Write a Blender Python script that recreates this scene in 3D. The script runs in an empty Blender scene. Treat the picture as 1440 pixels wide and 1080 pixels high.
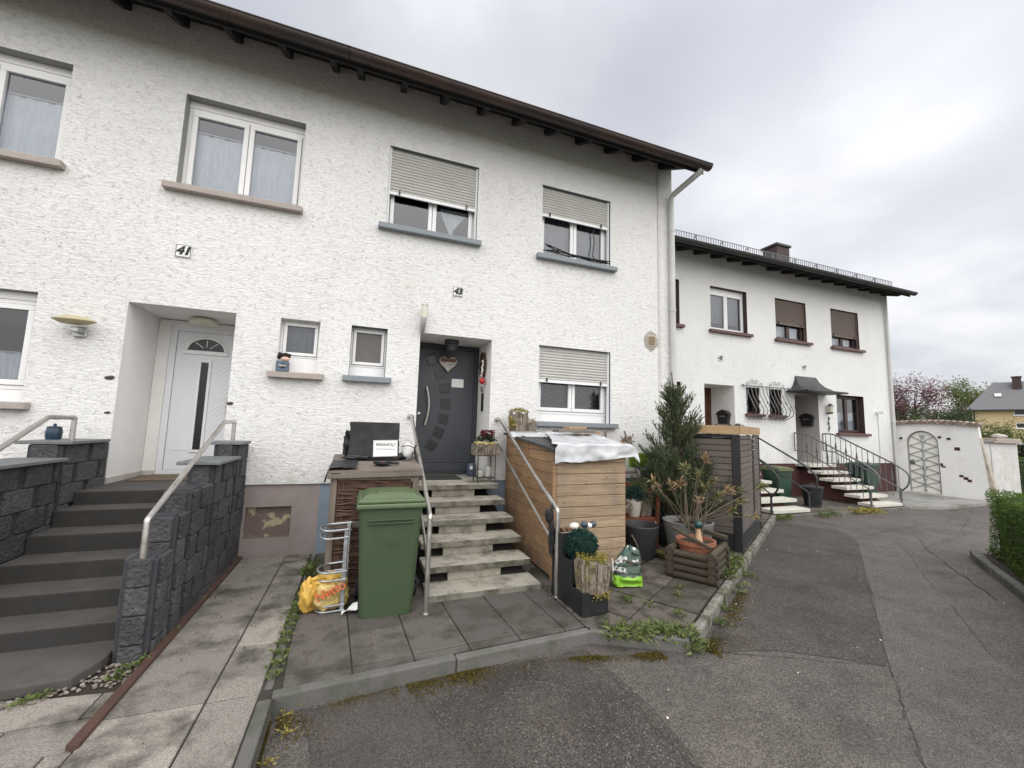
import bpy, bmesh, math, random
from mathutils import Vector, Matrix, noise
S = bpy.context.scene
C = S.collection
rnd = random.Random(11)
U = rnd.uniform
PI = math.pi


# ---------------------------------------------------------------- helpers
class MB:
    """collects shapes; build() links them as one mesh object"""

    def __init__(self, T=None):
        self.v = []; self.f = []; self.mi = []; self.T = T

    def add(self, vs, fs, m=0):
        n = len(self.v)
        for p in vs:
            p = Vector(p)
            self.v.append(self.T @ p if self.T else p)
        for f in fs:
            self.f.append([i + n for i in f]); self.mi.append(m)
        return self

    def box(self, x0, x1, y0, y1, z0, z1, m=0):
        return self.add([(x0, y0, z0), (x1, y0, z0), (x1, y1, z0), (x0, y1, z0), (x0, y0, z1), (x1, y0, z1), (x1, y1, z1), (x0, y1, z1)],
                        [(0, 3, 2, 1), (4, 5, 6, 7), (0, 1, 5, 4), (1, 2, 6, 5), (2, 3, 7, 6), (3, 0, 4, 7)], m)

    def bar(self, a, b, w, h, m=0, up=(0, 0, 1)):
        a = Vector(a); b = Vector(b); d = (b - a).normalized(); up = Vector(up)
        if abs(d.dot(up)) > .98: up = Vector((0, 1, 0))
        s = d.cross(up).normalized() * w / 2; u = s.cross(d).normalized() * h / 2
        vs = [a - s - u, a + s - u, a + s + u, a - s + u, b - s - u, b + s - u, b + s + u, b - s + u]
        return self.add(vs, [(0, 1, 2, 3), (7, 6, 5, 4), (4, 5, 1, 0), (5, 6, 2, 1), (6, 7, 3, 2), (7, 4, 0, 3)], m)

    def prism(self, pts, ext, m=0):
        n = len(pts); e = Vector(ext)
        vs = [Vector(p) for p in pts] + [Vector(p) + e for p in pts]
        fs = [list(range(n))[::-1], list(range(n, 2 * n))] + [[i, (i + 1) % n, n + (i + 1) % n, n + i] for i in range(n)]
        return self.add(vs, fs, m)

    def tube(self, pts, r, n=8, m=0, caps=True, closed=False):
        pts = [Vector(p) for p in pts]; k = len(pts)
        rs = r if isinstance(r, (list, tuple)) else [r] * k
        vs = []; fs = []; prev = None
        for i, p in enumerate(pts):
            if closed: d = pts[(i + 1) % k] - pts[i - 1]
            else: d = pts[min(i + 1, k - 1)] - pts[max(i - 1, 0)]
            if d.length < 1e-9: d = Vector((0, 0, 1))
            d.normalize()
            if prev is None:
                a = Vector((0, 0, 1)) if abs(d.z) < .9 else Vector((1, 0, 0))
                s = d.cross(a).normalized()
            else:
                s = prev - d * prev.dot(d)
                s = s.normalized() if s.length > 1e-6 else d.orthogonal().normalized()
            prev = s; u = d.cross(s)
            for j in range(n):
                t = 2 * PI * j / n
                vs.append(p + (s * math.cos(t) + u * math.sin(t)) * rs[i])
        for i in range(k if closed else k - 1):
            a = i * n; b = ((i + 1) % k) * n
            for j in range(n):
                fs.append((a + j, a + (j + 1) % n, b + (j + 1) % n, b + j))
        if caps and not closed:
            fs.append(list(range(n))[::-1]); fs.append(list(range((k - 1) * n, k * n)))
        return self.add(vs, fs, m)

    def lathe(self, prof, c=(0, 0, 0), n=24, m=0, sx=1, sy=1):
        c = Vector(c); vs = []; fs = []
        for r, z in prof:
            for j in range(n):
                t = 2 * PI * j / n
                vs.append(c + Vector((r * math.cos(t) * sx, r * math.sin(t) * sy, z)))
        for i in range(len(prof) - 1):
            for j in range(n):
                fs.append((i * n + j, i * n + (j + 1) % n, (i + 1) * n + (j + 1) % n, (i + 1) * n + j))
        fs.append(list(range(n))[::-1]); fs.append(list(range((len(prof) - 1) * n, len(prof) * n)))
        return self.add(vs, fs, m)

    def quad(self, a, b, c, d, m=0):
        return self.add([a, b, c, d], [(0, 1, 2, 3)], m)

    def grid(self, fn, nu, nv, m=0):
        vs = [fn(i / nu, j / nv) for j in range(nv + 1) for i in range(nu + 1)]
        fs = [(j * (nu + 1) + i, j * (nu + 1) + i + 1, (j + 1) * (nu + 1) + i + 1, (j + 1) * (nu + 1) + i) for j in range(nv) for i in range(nu)]
        return self.add(vs, fs, m)

    def blob(self, c, r, sub=3, disp=.15, sc=3., m=0, seed=0, flat=None):
        bm = bmesh.new(); bmesh.ops.create_icosphere(bm, subdivisions=sub, radius=1)
        r = Vector(r) if hasattr(r, '__len__') else Vector((r, r, r)); c = Vector(c); vs = []
        for v in bm.verts:
            k = 1 + disp * noise.fractal(v.co * sc + Vector((seed * 7.1, seed * 3.3, 0)), .8, 2.2, 4)
            p = Vector((v.co.x * r.x, v.co.y * r.y, v.co.z * r.z)) * k
            if flat is not None and p.z < -flat: p.z = -flat
            vs.append(c + p)
        fs = [[v.index for v in f.verts] for f in bm.faces]; bm.free()
        return self.add(vs, fs, m)

    def build(self, name, mats, parent=None, org=None, smooth=0, bevel=0, seg=2, recalc=True):
        o0 = Vector(org) if org is not None else (Vector(ORG[parent.name]) if parent else Vector((0, 0, 0)))
        me = bpy.data.meshes.new(name)
        me.from_pydata([tuple(p - o0) for p in self.v], [], self.f)
        if not isinstance(mats, (list, tuple)): mats = [mats]
        for m in mats: me.materials.append(m)
        if len(mats) > 1: me.polygons.foreach_set('material_index', self.mi)
        if recalc:
            bm = bmesh.new(); bm.from_mesh(me); bmesh.ops.recalc_face_normals(bm, faces=bm.faces); bm.to_mesh(me); bm.free()
        if smooth:
            me.polygons.foreach_set('use_smooth', [True] * len(me.polygons))
            me.set_sharp_from_angle(angle=math.radians(smooth))
        me.update()
        o = bpy.data.objects.new(name, me); C.objects.link(o)
        if parent: o.parent = parent
        else: o.location = o0
        ORG[o.name] = o0
        if bevel:
            b = o.modifiers.new('bevel', 'BEVEL'); b.width = bevel; b.segments = seg; b.limit_method = 'ANGLE'; b.angle_limit = math.radians(40)
        return o


ORG = {}


def tag(o, label=None, cat=None, group=None, kind=None):
    if label: o['label'] = label
    if cat: o['category'] = cat
    if group: o['group'] = group
    if kind: o['kind'] = kind
    return o


def thing(name, label, cat, loc, group=None):
    o = bpy.data.objects.new(name, None); C.objects.link(o); o.location = loc
    o.empty_display_size = .1; ORG[o.name] = Vector(loc)
    return tag(o, label, cat, group)


def rotT(c, deg):
    c = Vector(c)
    return Matrix.Translation(c) @ Matrix.Rotation(math.radians(deg), 4, 'Z') @ Matrix.Translation(-c)


def text(name, body, size, loc, mat, parent, rot=(90, 0, 0), shear=0, bold=0, sx=1, ext=.0015):
    cu = bpy.data.curves.new(name, 'FONT'); cu.body = body; cu.size = size; cu.align_x = 'CENTER'; cu.align_y = 'CENTER'
    cu.extrude = ext; cu.shear = shear; cu.offset = bold; cu.resolution_u = 3
    t = bpy.data.objects.new(name, cu); C.objects.link(t)
    bpy.context.view_layer.update()
    me = bpy.data.meshes.new_from_object(t.evaluated_get(bpy.context.evaluated_depsgraph_get()))
    bpy.data.objects.remove(t)
    M = Matrix.Translation(Vector(loc) - ORG[parent.name]) @ Matrix.Rotation(math.radians(rot[2]), 4, 'Z') @ Matrix.Rotation(math.radians(rot[1]), 4, 'Y') @ Matrix.Rotation(math.radians(rot[0]), 4, 'X') @ Matrix.Diagonal((sx, 1, 1, 1))
    me.transform(M); me.materials.clear(); me.materials.append(mat); me.name = name
    o = bpy.data.objects.new(name, me); C.objects.link(o); o.parent = parent; ORG[o.name] = ORG[parent.name]
    return o


def copy_tree(o, loc=None, parent=None):
    c = o.copy(); C.objects.link(c); ORG[c.name] = Vector(loc) if loc is not None else ORG[o.name]
    if parent: c.parent = parent
    if loc is not None: c.location = loc
    for ch in list(o.children): copy_tree(ch, None, c)
    return c


# ---------------------------------------------------------------- materials
class NT:
    def __init__(self, name):
        self.m = bpy.data.materials.new(name); self.m.use_nodes = True
        self.t = self.m.node_tree; self.t.nodes.clear()
        self.out = self.n('ShaderNodeOutputMaterial')
        self.pos = self.n('ShaderNodeNewGeometry').outputs['Position']

    def n(self, t, **k):
        x = self.t.nodes.new(t)
        for a, b in k.items(): setattr(x, a, b)
        return x

    def l(self, a, b): self.t.links.new(a, b)

    def mapv(self, sc=(1, 1, 1), rot=(0, 0, 0), src=None):
        m = self.n('ShaderNodeMapping'); m.inputs['Scale'].default_value = sc; m.inputs['Rotation'].default_value = rot
        self.l(src or self.pos, m.inputs['Vector']); return m.outputs[0]

    def noise(self, v, s, d=4, r=.55, dist=0):
        x = self.n('ShaderNodeTexNoise'); x.inputs['Scale'].default_value = s; x.inputs['Detail'].default_value = d
        x.inputs['Roughness'].default_value = r; x.inputs['Distortion'].default_value = dist
        self.l(v, x.inputs['Vector']); return x.outputs['Fac']

    def voro(self, v, s, out='Color', feature='F1'):
        x = self.n('ShaderNodeTexVoronoi'); x.inputs['Scale'].default_value = s; x.feature = feature
        self.l(v, x.inputs['Vector']); return x.outputs[out]

    def rng(self, v, a, b, c, d, clamp=True, smooth=False):
        x = self.n('ShaderNodeMapRange'); x.clamp = clamp
        if smooth: x.interpolation_type = 'SMOOTHSTEP'
        for i, k in enumerate((a, b, c, d)): x.inputs[i + 1].default_value = k
        self.l(v, x.inputs[0]); return x.outputs[0]

    def math(self, op, a, b=0.):
        x = self.n('ShaderNodeMath', operation=op)
        for i, k in enumerate((a, b)):
            if isinstance(k, (int, float)): x.inputs[i].default_value = k
            else: self.l(k, x.inputs[i])
        return x.outputs[0]

    def mix(self, f, a, b, mode='MIX'):
        x = self.n('ShaderNodeMix', data_type='RGBA', blend_type=mode)
        for i, k in ((0, f), (6, a), (7, b)):
            if isinstance(k, (int, float)): x.inputs[i].default_value = k
            elif isinstance(k, (tuple, list)): x.inputs[i].default_value = (*k[:3], 1)
            else: self.l(k, x.inputs[i])
        return x.outputs[2]

    def scale(self, col, f):
        x = self.n('ShaderNodeVectorMath', operation='SCALE')
        if isinstance(col, (tuple, list)): x.inputs[0].default_value = col[:3]
        else: self.l(col, x.inputs[0])
        self.l(f, x.inputs['Scale']); return x.outputs[0]

    def sepxyz(self, v=None):
        x = self.n('ShaderNodeSeparateXYZ'); self.l(v or self.pos, x.inputs[0]); return x.outputs

    def bump(self, h, st=.4, dist=.01):
        x = self.n('ShaderNodeBump'); x.inputs['Strength'].default_value = st; x.inputs['Distance'].default_value = dist
        self.l(h, x.inputs['Height']); return x.outputs[0]

    def bsdf(self, col, rough=.7, metal=0, normal=None, spec=.5, **k):
        p = self.n('ShaderNodeBsdfPrincipled')
        if isinstance(col, (tuple, list)): p.inputs['Base Color'].default_value = (*col[:3], 1)
        else: self.l(col, p.inputs['Base Color'])
        if isinstance(rough, (int, float)): p.inputs['Roughness'].default_value = rough
        else: self.l(rough, p.inputs['Roughness'])
        p.inputs['Metallic'].default_value = metal; p.inputs['Specular IOR Level'].default_value = spec
        for a, b in k.items(): p.inputs[a].default_value = b
        if normal: self.l(normal, p.inputs['Normal'])
        self.l(p.outputs[0], self.out.inputs[0]); return self.m


def mat(name, c, rough=.7, metal=0, v=.2, vs=6, bump=0, bs=60, st=(1, 1, 1), c2=None, c2s=2, c2t=(.45, .65), island=0, spec=.5, bd=.01, **k):
    t = NT(name); p = t.mapv(st)
    n1 = t.noise(p, vs, 6, .6)
    col = t.scale(c, t.rng(n1, .25, .75, 1 - v, 1 + v))
    if island:
        isl = t.n('ShaderNodeNewGeometry').outputs['Random Per Island']
        col = t.scale(col, t.rng(isl, 0, 1, 1 - island, 1 + island))
    if c2:
        n2 = t.noise(t.pos, c2s, 6, .65)
        col = t.mix(t.rng(n2, c2t[0], c2t[1], 0, 1), col, c2)
    nm = t.bump(t.noise(p, bs, 4, .6), bump, bd) if bump else None
    r = t.rng(n1, .3, .7, max(rough - .12, .03), min(rough + .12, 1))
    return t.bsdf(col, r, metal, nm, spec, **k)


def stucco(name, base, k=1., fine=1., relief=.9):
    """scratched render: wavy trowel ridges, thin dark furrows and pits"""
    t = NT(name)
    z = t.sepxyz()[2]
    up = t.rng(z, 2.4, 4.6, 0, 1, smooth=True)
    nh = t.noise(t.mapv((1, 1, 3.2)), 5.2 * fine, 7, .66, .5)
    nv = t.noise(t.mapv((1.5, 1.5, 1.9)), 6.5 * fine, 7, .7, .9)
    nn = t.mix(t.math('MULTIPLY', up, .75), nh, nv)
    ln = t.rng(t.math('ABSOLUTE', t.math('SUBTRACT', nn, .5)), 0, .011, 1, 0)
    n3 = t.noise(t.mapv((1, 1, 2.6)), 9.5 * fine, 6, .68, .4)
    l3 = t.rng(t.math('ABSOLUTE', t.math('SUBTRACT', n3, .47)), 0, .009, 1, 0)
    mk = t.rng(t.noise(t.pos, 16, 3, .6), .50, .66, 0, .9); m2 = t.rng(t.noise(t.mapv((1, 1, 1), (0, .4, .3)), 13, 3, .6), .52, .68, 0, .8)
    big = t.noise(t.pos, .55, 4, .6)
    vd = t.voro(t.mapv((1, 1, .8)), 26 * fine, 'Distance'); vc = t.sepxyz(t.voro(t.mapv((1, 1, .8)), 26 * fine))[0]
    pit = t.math('MULTIPLY', t.rng(vd, .10, .24, 1, 0), t.rng(vc, .62, .70, 0, 1))
    pit = t.math('MULTIPLY', pit, t.rng(t.noise(t.pos, 2.5, 4), .40, .58, .1, 1))
    dk = t.math('MAXIMUM', t.math('MAXIMUM', t.math('MULTIPLY', ln, mk), t.math('MULTIPLY', l3, m2)), t.math('MULTIPLY', pit, .85))
    col = t.scale(base, t.rng(big, .3, .7, .94, 1.03))
    col = t.scale(col, t.rng(t.noise(t.mapv((1, 1, 2.2)), 22 * fine, 4, .7), .3, .7, .90, 1.06))
    col = t.mix(t.rng(t.noise(t.mapv((1, 1, .3)), 1.5, 5, .65),   .53, .78, 0, .32), col, (base[0] * .74, base[1] * .70, base[2] * .65))
    grime = t.math('MULTIPLY', t.rng(z, .85, 1.7, .5, 0), t.rng(t.noise(t.mapv((1, 1, .6)), 3.5, 5, .65), .42, .66, 0, 1))
    col = t.mix(grime, col, (base[0] * .60, base[1] * .56, base[2] * .48))
    col = t.mix(t.math('MULTIPLY', dk, .6 * k), col, (.17, .145, .12))
    ridge = t.noise(t.mapv((1, 1, 2.8)), 13 * fine, 5, .6, .5)
    h = t.math('ADD', t.math('MULTIPLY', ridge, .8), t.math('MULTIPLY', t.noise(t.pos, 55 * fine, 3, .7), .22))
    h = t.math('SUBTRACT', h, t.math('MULTIPLY', dk, .35))
    return t.bsdf(col, .92, 0, t.bump(h, relief, .034), .2)


def asphalt(name, c, light, moss=0, stain=.35, sc=150, dark=(.03, .026, .023)):
    t = NT(name)
    cell = t.sepxyz(t.voro(t.pos, sc))[0]; cell2 = t.sepxyz(t.voro(t.pos, sc * .8))[1]
    big = t.noise(t.pos, .9, 6, .62); mid = t.noise(t.pos, 3.4, 6, .65)
    wear = t.noise(t.pos, 2.2, 5, .6)
    col = t.scale(c, t.rng(big, .3, .7, 1 - stain * .5, 1 + stain * .6))
    col = t.mix(t.math('MULTIPLY', t.rng(t.noise(t.mapv((1, 1, 1), (0, 0, .6)), 1.25, 6, .62), .50, .66, 0, 1), min(stain * 1.6, .85)), col, dark)
    col = t.scale(col, t.rng(mid, .3, .7, .8, 1.16))
    col = t.scale(col, t.rng(cell, 0, 1, .42, 1.5))
    sp = t.math('MULTIPLY', t.rng(cell2, .93, .97, 0, .8), t.rng(wear, .35, .6, .25, .9))
    col = t.mix(sp, col, light)
    if moss:
        col = t.mix(t.rng(t.noise(t.pos, 3.1, 6, .7), .56, .7, 0, moss), col, (.06, .045, .018))
    h = t.math('ADD', t.voro(t.pos, sc, 'Distance'), t.math('MULTIPLY', mid, .6))
    return t.bsdf(col, t.rng(big, .3, .7, .7, .95), 0, t.bump(h, .8, .006), .35)


def planks(name, c, dark, axis='x', knots=True, v=.3):
    t = NT(name)
    s = {'x': (1.2, 1.2, 26), 'z': (26, 26, 1.2), 'y': (26, 1.2, 26)}[axis]
    g = t.noise(t.mapv(s), 2.2, 5, .6, .8)
    isl = t.n('ShaderNodeNewGeometry').outputs['Random Per Island']
    col = t.scale(c, t.rng(g, .3, .7, 1 - v, 1 + v * .6))
    col = t.scale(col, t.rng(isl, 0, 1, .85, 1.14))
    col = t.mix(t.rng(t.noise(t.mapv((2.2, 2.2, .9)), 1.6, 5, .6), .48, .7, 0, .65), col, dark)
    if knots:
        k = t.voro(t.mapv((1, 1, 1.3)), 7, 'Distance')
        col = t.mix(t.rng(k, .05, .11, .8, 0), col, (c[0] * .22, c[1] * .17, c[2] * .12))
    return t.bsdf(col, .75, 0, t.bump(g, .25, .004), .3)


def glassmat():
    t = NT('window_glass')
    tr = t.n('ShaderNodeBsdfTransparent'); tr.inputs[0].default_value = (.8, .83, .86, 1)
    gl = t.n('ShaderNodeBsdfGlossy'); gl.inputs['Roughness'].default_value = .015; gl.inputs[0].default_value = (.95, .96, 1, 1)
    fr = t.n('ShaderNodeFresnel'); fr.inputs[0].default_value = 1.75
    mx = t.n('ShaderNodeMixShader')
    t.l(t.rng(fr.outputs[0], 0, 1, .02, 1), mx.inputs[0]); t.l(tr.outputs[0], mx.inputs[1]); t.l(gl.outputs[0], mx.inputs[2])
    t.l(mx.outputs[0], t.out.inputs[0]); return t.m


def leafmat(name, a, b, sc=9, rough=.55):
    t = NT(name)
    isl = t.n('ShaderNodeNewGeometry').outputs['Random Per Island']
    f = t.math('ADD', t.math('MULTIPLY', isl, .6), t.math('MULTIPLY', t.rng(t.noise(t.pos, sc, 3), .3, .7, 0, 1), .4))
    col = t.mix(f, a, b)
    p = t.n('ShaderNodeBsdfPrincipled'); t.l(col, p.inputs['Base Color']); p.inputs['Roughness'].default_value = rough; p.inputs['Specular IOR Level'].default_value = .3
    tl = t.n('ShaderNodeBsdfTranslucent'); t.l(col, tl.inputs[0])
    mx = t.n('ShaderNodeMixShader'); mx.inputs[0].default_value = .25
    t.l(p.outputs[0], mx.inputs[1]); t.l(tl.outputs[0], mx.inputs[2]); t.l(mx.outputs[0], t.out.inputs[0])
    return t.m


STUCCO = stucco('rough_white_render', (.79, .785, .772), 1.0, 1.3, .66)
STUCCO_B = stucco('white_render_far', (.74, .742, .735), .6, 1.05, .6)
PLASTER = mat('smooth_white_plaster', (.76, .75, .73), .85, v=.06, vs=3, bump=.15, bs=30)
PLASTER_G = mat('grey_plaster', (.42, .40, .39), .85, v=.08, vs=3, bump=.12, bs=30)
PL_MAUVE = mat('mauve_plinth_paint', (.30, .255, .245), .85, v=.12, vs=2.5, bump=.2, bs=40, c2=(.24, .22, .2), c2s=3)
PL_BLUE = mat('blue_grey_plinth_paint', (.20, .25, .30), .85, v=.14, vs=3, bump=.2, bs=40)
PL_RED = mat('dark_red_plinth_paint', (.075, .03, .028), .8, v=.2, vs=3, bump=.15)
UPVC = mat('white_window_frame', (.78, .78, .78), .35, v=.03, vs=2)
UPVC_D = mat('white_door_panel', (.74, .75, .78), .4, v=.03, vs=2)
GREYREV = mat('slate_grey_paint', (.13, .155, .175), .6, v=.12, vs=5)
OLIVREV = mat('olive_grey_paint', (.30, .30, .28), .7, v=.12, vs=5)
SILL_BLUE = mat('blue_grey_sill_stone', (.215, .24, .26), .6, v=.12, vs=20, bump=.1, bs=90)
SILL_BEI = mat('beige_sill_stone', (.36, .315, .285), .65, v=.14, vs=24, bump=.1, bs=90)
SILL_RED = mat('red_brown_sill_paint', (.105, .05, .045), .6, v=.15, vs=8)
REV_RED = mat('dark_brown_reveal_paint', (.05, .03, .027), .6, v=.15, vs=8)
SHUT = mat('pale_grey_shutter', (.46, .455, .43), .5, v=.08, vs=3)
SHUT_BR = mat('brown_shutter', (.115, .085, .068), .55, v=.1, vs=3)
WHITEBAR = mat('white_aluminium_bar', (.78, .79, .8), .35, v=.03)
BLACKP = mat('black_plastic', (.018, .018, .02), .5, v=.2)
GLASS = glassmat()
NET = mat('net_curtain', (.84, .88, .92), .9, v=.14, vs=9, st=(4, 4, .6))
NET_B = mat('grey_net_curtain', (.24, .27, .29), .9, v=.3, vs=22, st=(2.5, 2.5, .8))
PATTERN = mat('patterned_dark_curtain', (.10, .10, .105), .9, v=.5, vs=26, c2=(.4, .4, .4), c2s=34, c2t=(.58, .66))
MILK = mat('frosted_pane', (.115, .105, .10), .3, v=.12, vs=3)
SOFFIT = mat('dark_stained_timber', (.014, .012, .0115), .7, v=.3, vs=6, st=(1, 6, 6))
COPPER = mat('weathered_copper_gutter', (.06, .037, .029), .5, metal=.25, v=.3, vs=2.5, st=(.6, 2, 2), c2=(.035, .03, .03), c2s=1.6)
DARKZINC = mat('dark_zinc_gutter', (.035, .036, .038), .5, metal=.2, v=.2)
ROOF_RED = mat('brown_roof_tiles', (.07, .045, .04), .8, v=.3, vs=4, bump=.5, bs=9)
ROOF_GREY = mat('grey_roof_tiles', (.06, .06, .064), .8, v=.3, vs=6, bump=.5, bs=5)
PIPEWHITE = mat('pale_downpipe', (.52, .52, .50), .5, v=.14, vs=4, st=(1, 1, .4))
STEEL = mat('brushed_steel', (.52, .50, .47), .33, metal=.9, v=.1, vs=8)
GALV = mat('galvanised_steel', (.45, .47, .49), .42, metal=.8, v=.18, vs=20)
IRON = mat('dark_wrought_iron', (.05, .052, .055), .5, metal=.4, v=.2)
IRON_G = mat('grey_wrought_iron', (.14, .145, .15), .5, metal=.4, v=.2)
ANTH = mat('anthracite_door', (.040, .046, .055), .42, v=.06, vs=3)
ANTH_D = mat('anthracite_frame', (.026, .030, .037), .45, v=.06, vs=3)
BROWNDOOR = mat('brown_timber_door', (.085, .035, .016), .45, v=.2, st=(8, 8, 1))
DARKGLASS = mat('dark_door_glass', (.012, .013, .015), .12, v=.3, vs=30, bump=.3, bs=80)
GRANITE = mat('speckled_step_stone', (.36, .335, .28), .85, v=.5, vs=150, bump=.4, bs=160, c2=(.09, .082, .058), c2s=5, c2t=(.46, .72))
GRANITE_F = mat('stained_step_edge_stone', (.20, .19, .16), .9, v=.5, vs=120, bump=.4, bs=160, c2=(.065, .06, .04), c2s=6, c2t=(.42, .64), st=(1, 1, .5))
RISER_SHADE = mat('shaded_riser_stone', (.030, .028, .026), .9, v=.5, vs=150, bump=.4, bs=200, c2=(.045, .036, .028), c2s=4, c2t=(.5, .75))  # darker copy of the step stone; front-face shade put into the colour
GRANITE_W = mat('pale_step_stone', (.55, .53, .47), .85, v=.12, vs=50, bump=.2, bs=120, c2=(.35, .32, .25), c2s=4, c2t=(.6, .8))
DARKSTEP = mat('dark_stone_carpet_step', (.062, .058, .054), .9, v=.55, vs=170, bump=.45, bs=200, c2=(.095, .084, .073), c2s=4, c2t=(.45, .75))
SPLIT = mat('split_face_block', (.074, .073, .077), .85, v=.5, vs=34, bump=1., bs=38, bd=.05, island=.3, c2=(.12, .115, .11), c2s=9, c2t=(.52, .72))
SPLIT_S = mat('smooth_block_groove', (.035, .035, .042), .7, v=.3, vs=12, bump=.3, bs=50)
CAPST = mat('grey_cap_stone', (.16, .17, .175), .6, v=.25, vs=18, bump=.2, bs=60, island=.2)
RUST = mat('rusty_steel', (.068, .034, .024), .8, v=.3, vs=14, bump=.2, bs=90, c2=(.06, .03, .025), c2s=3)
WOODSHED = planks('honey_shed_boards', (.36, .265, .175), (.19, .155, .125), 'x', v=.38)
WOODSHED_Y = planks('honey_shed_side_boards', (.33, .205, .115), (.17, .125, .09), 'x', v=.35)
GREYWOOD = planks('weathered_grey_wood', (.19, .16, .135), (.10, .085, .07), 'x', False)
GREYWOOD_Z = planks('weathered_grey_posts', (.20, .165, .135), (.10, .085, .07), 'z', False)
SLATS = planks('grey_brown_composite_slats', (.130, .110, .098), (.085, .074, .067), 'x', False, .15)
BLACKWOOD = mat('black_painted_timber', (.014, .014, .016), .6, v=.3, st=(3, 3, 1))
PALEWOOD = planks('raw_pine_fascia', (.42, .285, .155), (.27, .19, .115), 'x', False, .2)
REDWOOD = planks('reddish_bench_wood', (.17, .055, .030), (.10, .04, .025), 'x', False)
LOGWOOD = planks('mossy_dark_logs', (.062, .048, .034), (.05, .05, .025), 'x', False, .4)
BARK = mat('pale_bark', (.26, .22, .175), .92, v=.5, vs=12, st=(3, 3, .9), bump=1, bs=14, bd=.04, c2=(.085, .065, .042), c2s=16, c2t=(.48, .66), island=.2)
WICKER = mat('willow_twigs', (.085, .045, .030), .75, v=.3, vs=10, island=.45)
FELT = mat('dark_roofing_felt', (.06, .062, .065), .9, v=.2, vs=30, bump=.3, bs=120)
TARP = mat('silver_white_tarpaulin', (.52, .53, .545), .33, v=.10, vs=5, bump=.3, bs=7, bd=.03, c2=(.38, .39, .41), c2s=4, c2t=(.45, .7))
BLACKCLOTH = mat('black_nylon_cover', (.019, .0195, .023), .55, v=.2, vs=5, bump=.35, bs=9, bd=.02)
BINGREEN = mat('green_bin_plastic', (.052, .082, .040), .45, v=.12, vs=3, bump=.12, bs=200, c2=(.042, .060, .034), c2s=3, c2t=(.48, .75))
BINLID = mat('green_bin_lid_plastic', (.095, .135, .068), .42, v=.10, vs=4, bump=.1, bs=200)
BINDARK = mat('dark_green_bin_plastic', (.02, .055, .035), .5, v=.15)
RUBBER = mat('black_rubber', (.02, .02, .02), .8, v=.2)
PLANTERBLACK = mat('black_planter_box', (.014, .0155, .017), .6, v=.25, vs=6, bump=.2, bs=120)
NAVY = mat('dark_blue_planter', (.018, .024, .036), .5, v=.25, vs=5)
WHITEPOT = mat('cream_glazed_pot', (.62, .60, .53), .4, v=.06)
STONEPOT = mat('grey_stone_pot', (.165, .165, .155), .85, v=.25, vs=10, bump=.3, bs=60)
TERRA = mat('terracotta', (.27, .105, .055), .8, v=.15, vs=8, bump=.2, bs=50)
SOIL = mat('potting_soil', (.03, .022, .015), 1, v=.4, vs=40, bump=.6, bs=60)
GRAVEL = mat('small_gravel', (.22, .19, .165), .95, v=.3, vs=40, bump=.8, bs=70, island=.4)
LACQ = mat('dark_blue_lantern_glaze', (.02, .045, .075), .25, v=.2)
CREAM = mat('cream_lamp_plastic', (.42, .37, .22), .4, v=.1)
LAMPG = mat('pale_lamp_tube', (.62, .60, .50), .4, v=.05)
SILVER = mat('satin_silver', (.45, .45, .45), .4, metal=.7, v=.1)
PAPER = mat('white_paper', (.72, .72, .71), .8, v=.03)
INK = mat('black_ink', (.012, .012, .014), .6, v=.1)
PLAQUE = mat('white_enamel', (.75, .75, .74), .3, v=.03)
YELLOWBAG = mat('yellow_plastic_bag', (.60, .46, .17), .38, v=.25, vs=9, c2=(.55, .26, .03), c2s=4, c2t=(.58, .66), bump=.8, bs=16, bd=.04)
ORANGEINK = mat('orange_print', (.45, .10, .02), .5, v=.1)
DARKRED = mat('wine_red_petals', (.12, .012, .022), .6, v=.35, vs=30)
RED = mat('red_bauble', (.45, .02, .025), .3, v=.1)
MATBLK = mat('charcoal_doormat', (.03, .031, .03), 1, v=.35, vs=60, bump=.5, bs=150)
COIR = mat('brown_doormat', (.12, .085, .055), 1, v=.3, vs=60, bump=.5, bs=150)
BLUECAN = mat('slate_blue_tin', (.055, .075, .12), .4, v=.1)
CLEARJ = mat('pale_jar_glass', (.45, .46, .42), .15, v=.2, vs=12)
BRICK = mat('exposed_red_brick', (.055, .022, .018), .9, v=.25, vs=14, bump=.4)
TILECAP = mat('weathered_clay_tile', (.25, .185, .15), .85, v=.3, vs=10, island=.3, c2=(.13, .11, .09), c2s=6)
GATEBAR = mat('pale_grey_gate_bars', (.27, .27, .255), .5, metal=.2, v=.2)
WHITEGATE = mat('cream_metal_gate', (.72, .72, .66), .5, v=.07, vs=3)
YELLOWWALL = mat('pale_yellow_render', (.60, .47, .27), .9, v=.06, vs=.5)
KERB = mat('concrete_kerb', (.125, .12, .112), .9, v=.2, vs=60, bump=.3, bs=120, c2=(.07, .075, .05), c2s=3.5, c2t=(.46, .66), island=.15)
LIME = mat('lime_green_plastic_grass', (.12, .20, .018), .6, v=.3, vs=20, island=.4)
BRANCH = mat('grey_brown_branch', (.12, .088, .062), .85, v=.25, vs=12)
TRUNK = mat('dark_bark', (.06, .045, .035), .9, v=.3, vs=12)
L_BOX = leafmat('box_ball_leaf', (.006, .035, .028), (.018, .075, .055), 12)
L_JUN = leafmat('juniper_needles', (.030, .055, .026), (.155, .18, .095), 5)
L_OLE = leafmat('oleander_leaf_green', (.06, .09, .025), (.24, .25, .10), 9)
L_DRY = leafmat('oleander_leaf_dry', (.22, .13, .07), (.40, .28, .17), 9)
L_HEDGE = leafmat('hedge_leaf', (.030, .075, .010), (.13, .21, .03), 6)
L_WEED = leafmat('weed_leaf', (.06, .095, .025), (.19, .22, .075), 9)
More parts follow.
